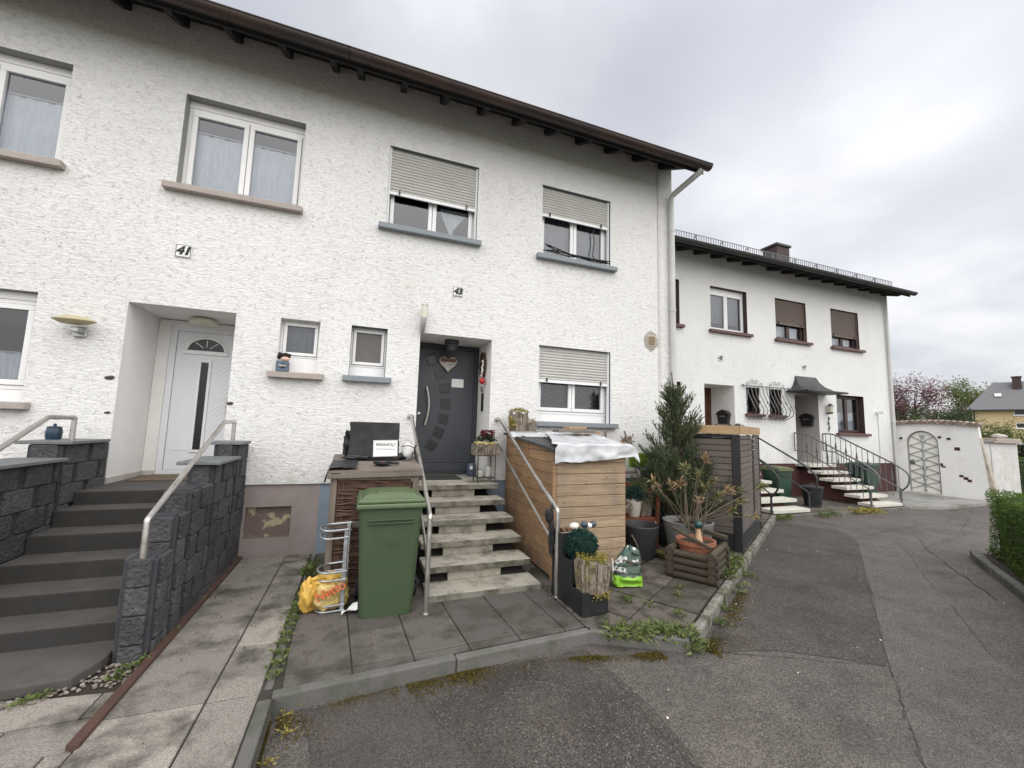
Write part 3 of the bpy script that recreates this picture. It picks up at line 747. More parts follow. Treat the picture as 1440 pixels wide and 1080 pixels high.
MB().tube([(13.42 + .02 * math.sin(k * 1.3), 8.375, 2.28 - .05 * k) for k in range(10)], [.012 + .012 * (k % 3 == 1) for k in range(10)], 6).build('stem', IRON, t, smooth=40)
t = thing('security_camera', 'small white camera on the far wall near the right corner', 'camera', (15.8, 8.4, 2.55))
MB().tube([(15.82, 8.40, 2.52), (15.82, 8.30, 2.50)], .03, 10).box(15.72, 15.80, 8.16, 8.34, 2.46, 2.54).build('body', PLAQUE, t, bevel=.01)
MB().tube([(15.84, 8.39, 2.45), (15.84, 8.39, .9)], .012, 6).build('cable', PIPEWHITE, t)
# ---------------------------------------------------------------- ground
def clip(poly, reg):
    def ins(p, a, b): return (b[0] - a[0]) * (p[1] - a[1]) - (b[1] - a[1]) * (p[0] - a[0]) >= -1e-9
    def cut(p, q, a, b):
        d1 = (b[0] - a[0]) * (p[1] - a[1]) - (b[1] - a[1]) * (p[0] - a[0]); d2 = (b[0] - a[0]) * (q[1] - a[1]) - (b[1] - a[1]) * (q[0] - a[0])
        t = d1 / (d1 - d2); return (p[0] + (q[0] - p[0]) * t, p[1] + (q[1] - p[1]) * t)
    out = list(poly)
    for a, b in zip(reg, reg[1:] + reg[:1]):
        inp = out; out = []
        if not inp: return []
        for p, q in zip(inp, inp[1:] + inp[:1]):
            if ins(p, a, b):
                out.append(p)
                if not ins(q, a, b): out.append(cut(p, q, a, b))
            elif ins(q, a, b): out.append(cut(p, q, a, b))
    return out


def slab_field(name, reg, sx, sy, m, joint_m, ang=0, org=(0, 0), gap=.008, z=0., jit=.004, offs=0, base=-.25, gz=.012):
    b = MB().prism([(x, y, base) for x, y in reg], (0, 0, z - gz - base))
    b.build(name + '_bed', joint_m).__setitem__('kind', 'structure')
    mb = MB(); ca, sa = math.cos(math.radians(ang)), math.sin(math.radians(ang))
    for i in range(-24, 25):
        for j in range(-24, 25):
            ox = offs * (j % 2)
            a = [(i * sx + gap / 2 + ox, j * sy + gap / 2), ((i + 1) * sx - gap / 2 + ox, j * sy + gap / 2), ((i + 1) * sx - gap / 2 + ox, (j + 1) * sy - gap / 2), (i * sx + gap / 2 + ox, (j + 1) * sy - gap / 2)]
            a = [(org[0] + x * ca - y * sa, org[1] + x * sa + y * ca) for x, y in a]
            p = clip(a, reg)
            if len(p) < 3: continue
            ar = abs(sum(p[k][0] * p[(k + 1) % len(p)][1] - p[(k + 1) % len(p)][0] * p[k][1] for k in range(len(p)))) / 2
            if ar < .004: continue
            dz = U(-jit, jit); tx, ty = U(-jit, jit), U(-jit, jit)
            cx = sum(q[0] for q in p) / len(p); cy = sum(q[1] for q in p) / len(p)
            top = [(x, y, z + dz + tx * (x - cx) + ty * (y - cy)) for x, y in p]
            mb.prism([(x, y, zz - .05) for x, y, zz in top], (0, 0, .05))
    o = mb.build(name, m, bevel=.004, seg=1); o['kind'] = 'structure'
    return o


g = MB().quad((-500, -500, -.14), (700, -500, -.14), (700, 700, -.14), (-500, 700, -.14))
g.build('ground', mat('rough_grass_ground', (.06, .075, .03), 1, v=.3, vs=1.5, c2=(.09, .075, .05), c2s=.6)).__setitem__('kind', 'structure')
ASPH = asphalt('worn_asphalt', (.101, .089, .079), (.24, .225, .2), .15, .3, 140)
ASPH_T = asphalt('paler_trench_asphalt', (.112, .099, .088), (.23, .215, .19), 0, .14, 170)
ASPH_D = asphalt('dark_coarse_asphalt', (.066, .057, .050), (.22, .205, .18), .4, .55, 130)
ASPH_L = asphalt('fresh_smooth_asphalt', (.078, .068, .061), (.16, .15, .14), .1, .15, 190)
def sheet(name, pts, z, m):
    n = len(pts)
    o = MB().add([(x, y, z) for x, y in pts], [list(range(n))]).build(name, m); o['kind'] = 'structure'; return o
def rough(pts, amp=.02, step=.25):
    out = []
    for a, b in zip(pts, pts[1:] + pts[:1]):
        L = math.dist(a, b); k = max(1, min(40, int(L / step)))
        for i in range(k):
            t = i / k; w = amp if 0 < i else 0
            out.append((a[0] + (b[0] - a[0]) * t + U(-w, w), a[1] + (b[1] - a[1]) * t + U(-w, w)))
    return out
sheet('road', [(-14, -9), (30, -9), (30, 3.4), (30, 6.6), (17.4, 6.6), (16.8, 8.5), (-14, 8.5)], -.1, ASPH)
sheet('trench_patch', rough([(1.9, .2), (2.55, .2), (3.01, 1.48), (4.04, 2.18), (5.4, 3.0), (8.3, 4.83), (8.9, 4.55), (6.3, 2.75), (5.0, 1.95), (4.2, 1.2), (3.7, .2)], .012), -.096, ASPH_T)
sheet('dark_patch', rough([(2.75, 2.78), (3.37, 2.6), (4.0, 2.17), (5.38, 3.01), (8.25, 4.82), (8.7, 5.3), (8.2, 6.2), (5.6, 4.68)], .012), -.096, ASPH_D)
sheet('kerb_patch', rough([(.42, 3.05), (1.84, 3.1), (1.9, 2.4), (1.75, 1.2), (1.1, .9), (.85, 1.9)], .012), -.0968, ASPH_D)
sheet('square_patch', rough([(-.22, 2.98), (.40, 3.05), (.62, 2.55), (.83, 1.9), (.95, 1.2), (.1, 1.0), (-.05, 2.2)], .008), -.0952, ASPH_L)
# crack lines with moss in the asphalt
ck = MB()
def crack(a, b, w, n=24, amp=.03):
    px = Vector((b[1] - a[1], a[0] - b[0])).normalized(); L = []; R_ = []; off = 0
    for i in range(n + 1):
        t = i / n; off = off * .8 + U(-amp, amp) * .5; x = a[0] + (b[0] - a[0]) * t + px[0] * off; y = a[1] + (b[1] - a[1]) * t + px[1] * off; ww = w * U(.1, 1) * .5
        L.append((x + px[0] * ww, y + px[1] * ww, -.0925)); R_.append((x - px[0] * ww, y - px[1] * ww, -.0925))
    for i in range(n): ck.quad(L[i], L[i + 1], R_[i + 1], R_[i])
for a, b, w, am in (((4.04, 2.18), (8.3, 4.83), .010, .02), ((2.75, 2.8), (4.0, 2.17), .010, .01), ((3.01, 1.48), (4.04, 2.18), .008, .02), ((5.0, 1.95), (8.9, 4.55), .007, .03), ((4.6, 3.6), (6.0, 3.5), .012, .06), ((6.0, 3.5), (7.4, 4.6), .012, .06), ((5.4, 4.2), (6.4, 4.5), .012, .06),
                     ((.40, 3.05), (.83, 1.9), .006, .02), ((1.84, 3.1), (1.75, 1.2), .006, .04), ((-.2, 2.98), (-.02, 2.0), .006, .02), ((8.3, 4.9), (12.8, 5.4), .012, .07), ((9, 4.2), (14, 5.0), .010, .08), ((6.8, 2.6), (9.6, 4.6), .02, .06), ((11, 4.6), (15, 6.0), .012, .05)):
    crack(a, b, w, 30, am)
ck.build('asphalt_cracks', mat('mossy_crack', (.042, .036, .026), 1, v=.4, vs=20)).__setitem__('kind', 'structure')
SLAB = mat('exposed_aggregate_slab', (.24, .218, .19), .9, v=.6, vs=110, bump=.6, bs=130, island=.28, c2=(.055, .049, .038), c2s=2.3, c2t=(.47, .66))
SLAB_D = mat('dark_terrace_slab', (.090, .079, .070), .9, v=.6, vs=120, bump=.5, bs=140, island=.22, c2=(.048, .041, .031), c2s=2.9, c2t=(.46, .62))
FLAG = mat('mossy_terrace_flags', (.096, .083, .070), .85, v=.55, vs=80, bump=.5, bs=90, island=.35, c2=(.036, .032, .018), c2s=4.5, c2t=(.46, .60))
JOINT = mat('dirty_joint', (.035, .032, .024), 1, v=.4, vs=20)
slab_field('path', [(-1.24, -2.5), (-.475, -2.5), (-.475, 5.99), (-1.24, 5.99)], .49, .655, SLAB, JOINT, org=(-.755, 3.08), gap=.011)
slab_field('side_paving', [(-8, -2.5), (-1.252, -2.5), (-1.252, 3.36), (-1.6, 3.40), (-8, 3.28)], .60, .27, SLAB, JOINT, org=(-1.36, 3.14), offs=.3, z=-.004)
slab_field('terrace', [(-.385, 3.10), (1.93, 3.255), (1.93, 5.99), (-.385, 5.99)], .42, .50, SLAB_D, JOINT, org=(.06, 3.22), ang=3.5, gap=.009)
slab_field('flagged_terrace', [(1.945, 3.25), (2.65, 2.88), (8.2, 6.37), (8.2, 8.39), (5.42, 8.39), (5.42, 5.99), (1.945, 5.99)][:4] + [(1.945, 8.39)], .5, .46, FLAG, JOINT, ang=32, org=(2.65, 2.88), gap=.014, jit=.007)
slab_field('far_terrace', [(8.22, 6.42), (13.15, 6.46), (13.15, 8.39), (8.22, 8.39)], .5, .5, FLAG, JOINT, org=(8.2, 6.4), z=-.03)
CONC = mat('pale_old_concrete', (.25, .245, .225), .9, v=.15, vs=8, bump=.2, c2=(.14, .14, .12), c2s=1.3)
o = MB().prism([(13.17, 6.5, -.2), (14.3, 6.22, -.2), (17.0, 6.33, -.2), (16.72, 8.39, -.2), (13.17, 8.39, -.2)], (0, 0, .18)).build('concrete_apron', CONC, bevel=.01); o['kind'] = 'structure'


def kerbs(name, pts, w, L, m, top=.004, bev=.012):
    k = MB()
    for a, b in zip(pts, pts[1:]):
        a = Vector((*a, 0)); b = Vector((*b, 0)); d = (b - a); n = max(1, round(d.length / L)); u = d.normalized(); s = Vector((-u.y, u.x, 0)) * w / 2
        for i in range(n):
            p = a + d * (i / n) + u * .003; q = a + d * ((i + 1) / n) - u * .003; t = top + U(-.006, .004); j = s.normalized() * U(-.005, .005)
            k.prism([tuple(v + j + Vector((0, 0, -.25))) for v in (p - s, q - s, q + s, p + s)], (0, 0, .25 + t))
    o = k.build(name, m, bevel=bev); o['kind'] = 'structure'; return o
kerbs('terrace_kerb', [(-.40, 3.045), (1.94, 3.20), (2.66, 2.82)], .075, 1.0, KERB)
kerbs('path_kerb', [(-.43, -2.5), (-.43, 3.0)], .075, 1.0, KERB)
kerbs('path_edging', [(-.43, 3.12), (-.43, 5.98)], .05, 1.0, KERB, -.004)
kerbs('diagonal_kerb', [(2.68, 2.83), (8.28, 6.35)], .085, .62, mat('mossy_pale_kerb', (.20, .19, .165), .9, v=.35, vs=22, bump=.6, bs=40, c2=(.07, .07, .04), c2s=5, c2t=(.45, .62)), .01, .022)
kerbs('hedge_kerb', [(9.02, 3.64), (8.75, 3.50), (6.0, 1.72), (3.6, .25)], .10, .9, KERB, 0.01, .02)
kerbs('far_kerb', [(8.3, 6.42), (13.15, 6.44)], .07, 1, KERB, -.03)
rt = MB().prism([(-1.278, 2.86, .0), (-1.226, 2.86, .0), (-1.226, 2.86, .020), (-1.230, 2.86, .025), (-1.272, 2.86, .034), (-1.278, 2.86, .030)], (0, 3.12, 0))
tag(rt.build('rail_bar', RUST, org=(-1.25, 2.86, 0), bevel=.003), 'long rusty steel edging bar lying along the paved path', 'steel bar')
# gravel in front of the stairs
gv = MB()
for i in range(900):
    x = U(-3.2, -1.29); yy = 3.40 + .09 * (x + 1.3) + abs(rnd.gauss(0, .08)) if x < -1.62 else U(3.42, 3.74)
    if x < -1.62 and yy > 3.46 + .04 * (x + 1.62): yy = 3.42 + .03 * (x + 1.6)
    r = U(.006, .015); gv.blob((x, yy, U(-.004, .008)), (r, r * U(.7, 1.2), r * .7), 1, .3, 3, seed=i)
gv.build('gravel', GRAVEL, smooth=0).__setitem__('kind', 'stuff')
sheet('joint_soil', [(-.49, -2.5), (-.37, -2.5), (-.37, 5.99), (-.49, 5.99)], -.011, JOINT)
sheet('gravel_bed', [(-8, 3.27), (-1.6, 3.38), (-1.245, 3.36), (-1.245, 6), (-8, 6)], -.012, SOIL)

# ---------------------------------------------------------------- stairs
def stairs(name, lab, x0, x1, yf, z0, n, rise, run, th, m, mr, land_y, rx=None, stringer_or_shade=None):
    t = thing(name, lab, 'stairs', ((x0 + x1) / 2, yf, 0), 'front stairs')
    for k in range(n):
        y = yf + run * k; z = z0 + rise * k; last = k == n - 1
        a = x0 + U(-.006, .006); b = x1 + U(-.006, .006)
        so = MB().box(a, b, y, land_y if last else y + run + .07, z - th, z)
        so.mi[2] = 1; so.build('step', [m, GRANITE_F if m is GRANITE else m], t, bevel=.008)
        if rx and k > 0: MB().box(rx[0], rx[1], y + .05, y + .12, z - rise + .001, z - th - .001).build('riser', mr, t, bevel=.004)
    if stringer_or_shade:
        zz = z0 - th - .002
        MB().prism([(stringer_or_shade[0], yf + .16, -.02), (stringer_or_shade[0], yf + .16, zz - .02), (stringer_or_shade[0], yf + run * (n - 1) + .13, z0 + rise * (n - 1) - th - rise - .004), (stringer_or_shade[0], land_y, z0 + rise * (n - 1) - th - .002), (stringer_or_shade[0], land_y, -.02)], (stringer_or_shade[1] - stringer_or_shade[0], 0, 0)).build('stringer_or_shade', stringer_or_shade[2], t)
    return t


stairs('front_stairs', 'speckled stone steps with open dark gaps leading up to the anthracite door', .72, 1.91, 4.10, .057, 6, .1655, .30, .068, GRANITE, GRANITE, 6.70, (.98, 1.57), (.78, 1.86, mat('stair_gap_shade', (.022, .021, .02), .95)))  # near-black fill under the treads paints the shade of the open gaps
s41 = thing('front_stairs', 'broad dark grey steps between split-block walls leading to the white door', 'stairs', (-2.06, 3.4, 0), 'front stairs')
MB().prism([(-3.4, 3.36, -.01), (-1.565, 3.475, -.01), (-1.505, 3.66, -.01), (-1.505, 4.0, -.01), (-3.4, 4.0, -.01)], (0, 0, .075)).build('step', DARKSTEP, s41, bevel=.012)
zs = [.195, .335, .48, .635, .79, .925]
for k, z in enumerate(zs):
    y = 3.95 + .30 * k + (.0 if k < 5 else -.03); y1 = 6.84 if k == 5 else y + .36
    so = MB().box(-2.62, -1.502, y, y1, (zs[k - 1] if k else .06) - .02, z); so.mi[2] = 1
    so.build('step', [DARKSTEP, RISER_SHADE], s41, bevel=.014, seg=2)
tag(MB().box(-2.5, -1.68, 6.12, 6.72, .926, .942).build('doormat', COIR, org=(-2.1, 6.4, .926), bevel=.004), 'brown coir mat in front of the white door', 'doormat')
tag(MB().box(.86, 1.50, 6.10, 6.56, .887, .90).build('doormat', MATBLK, org=(1.2, 6.3, .887), bevel=.005), 'charcoal mat in front of the anthracite door', 'doormat')
stairs('front_stairs', 'pale floating steps partly hidden by the dark shed at the brown-doored house', 8.50, 9.64, 6.50, .06, 6, .165, .30, .075, GRANITE_W, GRANITE_W, 9.25, None, (8.75, 9.40, PL_RED))
stairs('front_stairs', 'pale floating steps on a dark red base below the porch canopy', 11.92, 13.05, 6.50, .06, 6, .165, .30, .075, GRANITE_W, GRANITE_W, 9.25, None, (12.15, 12.85, PL_RED))


def block_wall(lab, x0, x1, prof, grp='split-block stair walls'):
    t = thing('retaining_wall', lab, 'retaining wall', ((x0 + x1) / 2, prof[0][0], 0), grp)
    core = MB()
    for a, b, z in prof: core.box(x0 + .022, x1 - .022, a + .022, b, -.1, z - .012)
    core.build('core', SPLIT_S, t)
    mb = MB(); h = .192
    for ya, yb, zt in prof:
        z = zt; j = 0
        while z > -.1:
            zb = max(z - h, -.12); y = ya - (.2 if (int(round((zt - z) / h)) + int(ya * 7)) % 2 else 0)
            while y < yb - .02:
                p = max(y, ya) + .004; q = min(y + .4, yb) - .004
                if q - p > .04:
                    d = U(-.006, .008); f = U(-.006, .006)
                    gx = min(.06, (q - p) * .25)
                    # split faces on both sides, smooth grooves at the block ends
                    mb.box(x1 - .06, x1 + d, p + gx, q - gx * .4, zb + .003, z - .003); mb.box(x0 - d, x0 + .06, p + gx, q - gx * .4, zb + .003, z - .003)
                y += .4
            z = zb
        a = .04
        if ya == prof[0][0] or zt > 0:
            zz = zt; lo = prof[[p[0] for p in prof].index(ya) - 1][2] if ya != prof[0][0] else -.1
            while zz > lo:
                zb = max(zz - h, -.12); mb.box(x0 + .05, x1 - .05, ya - .004 + U(-.005, .004), ya + .05, zb + .003, zz - .003); zz = zb
    mb.build('split_blocks', SPLIT, t, bevel=.010)
    return t
wr = block_wall('dark split-face block wall with stepped top on the right of the white-door stairs', -1.505, -1.268, [(3.72, 4.0, .68), (4.0, 4.24, .915), (4.24, 4.76, 1.07), (4.76, 5.46, 1.24), (5.46, 5.985, 1.395)])
for a, b, z in ((4.72, 5.455, 1.24), (5.46, 5.86, 1.395)): MB().box(-1.575, -1.225, a, b, z + .002, z + .034).build('cap_stone', CAPST, wr, bevel=.006)
hol = MB()
for a, b, z in ((3.76, 3.97, .68), (4.03, 4.2, .915), (4.3, 4.68, 1.07)): hol.box(-1.46, -1.31, a, b, z - .012, z + .003)
hol.build('hollow', SPLIT_S, wr)
wl = block_wall('dark split-face block wall with a lantern on top at the left picture edge', -2.92, -2.625, [(3.72, 4.0, .68), (4.0, 4.3, .90), (4.3, 5.2, 1.24), (5.2, 5.985, 1.395)])
for a, b, z in ((4.1, 5.195, 1.24), (5.2, 5.86, 1.395)): MB().box(-2.99, -2.575, a, b, z + .002, z + .034).build('cap_stone', CAPST, wl, bevel=.006)


def fillet(pts, r=.08, n=5):
    pts = [Vector(p) for p in pts]; out = [pts[0]]
    for a, b, c in zip(pts, pts[1:], pts[2:]):
        u = (a - b).normalized(); v = (c - b).normalized(); k = min(r, (a - b).length * .45, (c - b).length * .45)
        p, q = b + u * k, b + v * k
        for i in range(n + 1):
            t = i / n; out.append(p * (1 - t) ** 2 + b * 2 * t * (1 - t) + q * t * t)
    out.append(pts[-1]); return out
for x, lab, ya in ((-1.39, 'steel handrail on the right block wall of the white-door stairs', 3.77), (-2.75, 'steel handrail on the left block wall above the lantern', 3.77)):
    t = thing('handrail', lab, 'handrail', (x, ya, .66), 'steel handrails')
    dy = 0 if x > -2 else -.2
    MB().tube(fillet([(x, ya, .64), (x, ya, .94), (x, 5.36 + dy, 1.655), (x, 5.74 + dy, 1.655), (x, 5.74 + dy, 1.40)], .012, 2), .022, 14).build('rail', STEEL, t, smooth=45)
for x, lab in ((.665, 'steel handrail left of the speckled steps, beside the green bin'), (1.965, 'steel handrail right of the speckled steps, in front of the wooden shed')):
    t = thing('handrail', lab, 'handrail', (x, 3.87, 0), 'steel handrails')
    MB().tube(fillet([(x, 3.87, 0), (x, 3.87, .85), (x + .015, 5.86, 1.80), (x + .015, 5.99, 1.80)], .02, 3), .022, 14).build('top_rail', STEEL, t, smooth=45)
    MB().tube([(x, 3.87, .46), (x + .015, 5.86, 1.42)], .017, 12).build('lower_rail', STEEL, t, smooth=45)
    MB(Matrix.Translation((x + .015, 5.985, 1.80)) @ Matrix.Rotation(PI / 2, 4, 'X')).lathe([(.04, -.012), (.04, .012)], n=20).build('wall_flange', STEEL, t, smooth=40)
    MB().lathe([(.04, 0), (.04, .008)], (x, 3.87, 0), 20).build('base_plate', STEEL, t, smooth=40)


def far_rail(x, lab, balusters):
    t = thing('handrail', lab, 'handrail', (x, 6.5, 0), 'wrought iron handrails')
    top = fillet([(x, 8.36, 1.76), (x, 8.06, 1.76), (x, 6.62, 1.02), (x, 6.33, .80), (x, 6.36, .52), (x, 6.53, .34)], .16, 6)
    MB().tube(top, .020, 10).build('top_rail', IRON_G if balusters else IRON, t, smooth=45)
    MB().tube([(x, 8.36, 1.26), (x, 8.06, 1.24), (x, 6.52, .40)], .016, 8).build('lower_rail', IRON_G if balusters else IRON, t, smooth=45)
    MB().tube([(x, 6.53, -.02), (x, 6.53, .42)], .022, 8).build('post', IRON_G if balusters else IRON, t)
    MB().tube([(x, 8.36, 1.26), (x, 8.36, 1.76)], .014, 8).build('post', IRON_G if balusters else IRON, t)
    if balusters:
        b = MB()
        for i in range(14):
            y = 8.28 - i * .132; za = 1.76 if y > 8.06 else 1.76 - (8.06 - y) * .514; zb = za - .93 if y > 8.06 else za - .86
            b.tube([(x, y, zb), (x, y, za)], .009, 6)
            if i % 2 == 0: b.tube([(x, y, za - .52), (x, y, za - .42), (x, y, za - .40), (x, y, za - .36), (x, y, za - .2)], [.009, .03, .014, .032, .010], 6)
        b.build('balusters', IRON_G, t, smooth=45)
far_rail(8.46, 'dark iron handrail with curled end just right of the dark slatted shed', False)
far_rail(9.66, 'dark iron handrail crossing in front of the grey tub', False)
far_rail(11.86, 'grey wrought iron railing with decorated balusters on the left of the canopy steps', True)
far_rail(13.08, 'grey wrought iron railing with decorated balusters on the right of the canopy steps', True)
# ---------------------------------------------------------------- bins
def wheelie(name, lab, cx, yf, z0, s, body, lid, rot=0, group=None, w=.50, dpt=.50, h=.93):
    t = thing(name, lab, 'bin', (cx, yf, z0), group)
    T = rotT((cx, yf, 0), rot)
    b = MB(T)
    lv = [(0, .88, .84), (.03, .90, .87), (h * .96, 1.10, 1.06), (h, 1.12, 1.08)]
    rings = []
    for z, kx, ky in lv:
        hw = w * kx / 2 * s; y0 = yf - (ky - 1) * .10; y1 = yf + dpt * ky * s; r = .045 * s; pts = []
        for (px, py, a0) in ((hw - r, y1 - r, 0), (-hw + r, y1 - r, 90), (-hw + r, y0 + r, 180), (hw - r, y0 + r, 270)):
            for k in range(4):
                a = math.radians(a0 + 30 * k); pts.append((cx + px + r * math.cos(a), py + r * math.sin(a), z0 + z * s))
        rings.append(pts)
    n = 16; fs = [list(range(n))[::-1], list(range(3 * n, 4 * n))]
    for i in range(3):
        for j in range(n): fs.append((i * n + j, i * n + (j + 1) % n, (i + 1) * n + (j + 1) % n, (i + 1) * n + j))
    b.add([p for r in rings for p in r], fs)
    b.build('body', body, t, smooth=40)
    hw = w * .6 * s; zb = z0 + h * s; y0 = yf - .045; y1 = yf + dpt * 1.14 * s
    l = MB(T)
    l.box(cx - hw, cx + hw, y0, y1, zb + .002, zb + .045 * s)
    l.box(cx - hw + .012, cx + hw - .012, y0 + .012, y1 - .01, zb + .046 * s, zb + .082 * s)
    lo = l.build('lid', lid, t, bevel=.014, seg=3)
    l = MB(T)
    q = [(-hw + .03, y0 + .05), (hw - .03, y0 + .05), (hw - .04, y1 - .03), (-hw + .04, y1 - .03)]
    z = zb + .083 * s
    base = [(cx + x, y, z) for x, y in q]; topp = [(cx + x * .72, y0 + .05 + (y - y0 - .05) * .75 + .09 * s, z + .032 * s) for x, y in q]
    l.add(base + topp, [(4, 5, 6, 7), (0, 1, 5, 4), (1, 2, 6, 5), (2, 3, 7, 6), (3, 0, 4, 7)])
    l.box(cx - hw * .42, cx + hw * .42, y0 + .16, y0 + .30, z + .026 * s, z + .040 * s)
    l.build('lid_dome', lid, lo, bevel=.02, seg=3)
    for sx in (-.82, .82): MB(T).bar((cx + hw * sx, y0 + .10, zb + .086 * s), (cx + hw * sx * .93, y0 + .30, zb + .092 * s), .022, .012).build('lid_gap_shade', RUBBER, lo, bevel=.004)  # black bars stand in for the shade in the lid handle gaps
    for zz in (.80, .83): MB(T).box(cx - w * .40 * s, cx + w * .40 * s, yf - .030 * s, yf + .01, z0 + zz * s, z0 + (zz + .008) * s).build('moulded_rib', body, t, bevel=.003)
    r = MB(T).tube([(cx - hw * .8, y1 + .03, zb - .02), (cx + hw * .8, y1 + .03, zb - .02)], .014, 8)
    for sx in (-.8, 0, .8): r.bar((cx + hw * sx, y1 - .06, zb - .03), (cx + hw * sx, y1 + .03, zb - .02), .02, .03)
    r.build('push_bar', body, t, smooth=40)
    for sx in (-1, 1):
        wv = MB(T @ Matrix.Translation((cx + sx * w * .47 * s, y1 - .06, z0 + .10 * s)) @ Matrix.Rotation(PI / 2, 4, 'Y')).lathe([(.03, -.025), (.10 * s, -.025), (.10 * s, .025), (.03, .025)], n=20)
        wv.build('wheel', RUBBER, t, smooth=40)
    return t


BIN = wheelie('wheelie_bin', 'large green wheelie bin with closed lid in front of the speckled steps', .325, 3.90, 0, 1, BINGREEN, BINLID, 0)
text('scrawled_mark', 'I  KEHR', .045, (.34, 3.848, .63), mat('faded_marker', (.035, .055, .03), .8), BIN, rot=(86.5, 0, 0), shear=.1)
wheelie('wheelie_bin', 'dark green wheelie bin between the two far staircases', 10.05, 7.35, -.03, .88, BINDARK, mat('faded_olive_lid', (.10, .12, .05), .6, v=.2), 0, 'dark green bins at the far houses')
wheelie('wheelie_bin', 'dark green wheelie bin right of the canopy steps, behind the railing', 13.75, 7.5, -.03, .95, BINDARK, BINDARK, 0, 'dark green bins at the far houses')
t = thing('waste_tub', 'small dark grey tub with handle lid beside the dark green bin at the far houses', 'tub', (10.6, 7.0, -.03))
MB().lathe([(.17, -.03), (.22, .40), (.225, .42)], (10.55, 7.05, 0), 20).build('body', BLACKP, t, smooth=40)
MB().lathe([(.24, .42), (.24, .45), (.1, .48)], (10.55, 7.05, 0), 20).tube([(10.45, 7.05, .48), (10.48, 7.05, .52), (10.62, 7.05, .52), (10.65, 7.05, .48)], .012, 6).build('lid', RUBBER, t, smooth=40)

# ---------------------------------------------------------------- wicker box left of the steps
t = thing('storage_box', 'tall timber framed storage box with willow wicker panels behind the green bin', 'storage box', (.2, 4.42, 0))
f = MB(); x0, x1, y0, y1 = -.225, .625, 4.42, 5.55
for x in (x0, x1 - .06):
    for y in (y0, y1 - .06): MB().box(x, x + .06, y, y + .06, 0, 1.18 + (y - y0) * .06).build('corner_post', GREYWOOD_Z, t, bevel=.005)
f = MB()
for z in (.02, .655, 1.115):
    f.box(x0 + .062, x1 - .062, y0 + .004, y0 + .05, z, z + .06); f.box(x0 + .006, x0 + .05, y0 + .062, y1 - .062, z, z + .06); f.box(x1 - .05, x1 - .006, y0 + .062, y1 - .062, z, z + .06)
f.build('frame_rail', GREYWOOD, t, bevel=.005)
for za, zb in ((.085, .65), (.72, 1.11)):
    wk = MB()
    for k in range(5): wk.tube([(x0 + .12 + k * .16, y0 + .03, za), (x0 + .12 + k * .16, y0 + .03, zb)], .008, 5)
    z = za
    while z < zb:
        ph = rnd.choice((0, PI)); r = U(.006, .011)
        wk.tube([(x0 + .062 + (x1 - x0 - .124) * i / 20, y0 + .032 + .012 * math.sin(i / 20 * PI * 4.6 + ph), z + .006 * math.sin(i * .9 + z * 40)) for i in range(21)], r, 5)
        ph += PI
        wk.tube([(x0 + .03 + .012 * math.sin(i / 14 * PI * 5 + ph), y0 + .062 + (y1 - y0 - .124) * i / 14, z + .005 * math.sin(i)) for i in range(15)], r, 5)
        z += r * 1.55
    wk.box(x0 + .07, x1 - .07, y0 + .046, y0 + .052, za, zb); wk.box(x0 + .052, x0 + .058, y0 + .06, y1 - .06, za, zb)
    wk.build('wicker_panel', WICKER, t, smooth=50)
f = MB()
for i in range(6):
    ya = y0 - .03 + i * .195
    f.prism([(x0 - .03 + U(-.01, .01), ya, 1.186 + i * .013), (x1 + .03, ya, 1.20 + i * .013), (x1 + .03, ya + .187, 1.213 + i * .013), (x0 - .03, ya + .187, 1.199 + i * .013)], (0, 0, .028))
f.build('top_board', GREYWOOD, t, bevel=.004)
MB().prism([(x0 - .03, y0 - .036, 1.135), (x1 + .03, y0 - .036, 1.155), (x1 + .03, y0 - .036, 1.20), (x0 - .03, y0 - .036, 1.18)], (0, .034, 0)).build('front_board', GREYWOOD, t, bevel=.004)
tag(MB().grid(lambda u, v: (-.29 + .30 * u + .02 * noise.noise((u * 6, v * 5, 1)), 4.38 + .5 * v, (1.245 + .03 * v + .012 * noise.noise((u * 7, v * 7, 0))) - (max(0, .16 - u) * 1.1)), 16, 16).build('plastic_sheet', BLACKCLOTH, org=(-.15, 4.6, 1.24), smooth=50, recalc=False), 'crumpled black plastic sheet on the left corner of the wicker box', 'plastic sheet')
def cover(u, v, w): pass
cv = MB(rotT((.18, 5.08, 0), -4))
bm = bmesh.new(); bmesh.ops.create_cube(bm, size=1); bmesh.ops.subdivide_edges(bm, edges=bm.edges, cuts=14, use_grid_fill=True)
vs = []
for v in bm.verts:
    x, y, z = v.co.x, v.co.y, v.co.z; fl = max(0, -.12 - z) ** 1.5
    n1 = noise.noise((x * 5, y * 5, z * 3.2)); n2 = noise.noise((x * 13 + 5, y * 13, z * 6))
    k = 1 + .16 * fl
    vs.append((.185 + x * .53 * k + .012 * n2 + .01 * n1 * (1 if abs(x) > .49 else 0), 5.10 + y * .26 * k + .010 * n1 + .008 * n2 * (.5 - z), 1.485 + z * .42 + .004 * n2))
cv.add(vs, [[v.index for v in f.verts] for f in bm.faces]); bm.free()
cv.blob((-.11, 5.09, 1.43), (.045, .10, .16), 3, .45, 3, seed=3); cv.blob((.49, 5.05, 1.31), (.10, .08, .035), 3, .4, 3, seed=5); cv.blob((0.02, 4.97, 1.30), (.16, .04, .025), 3, .4, 3, seed=8)
tag(cv.build('covered_grill', BLACKCLOTH, org=(.185, 5.1, 1.27), smooth=50), 'boxy thing wrapped in a black nylon cover on the wicker box', 'covered grill')
t = thing('sign', 'white framed sign reading IRRENANSTALT leaning on the black cover', 'sign', (.30, 4.86, 1.31))
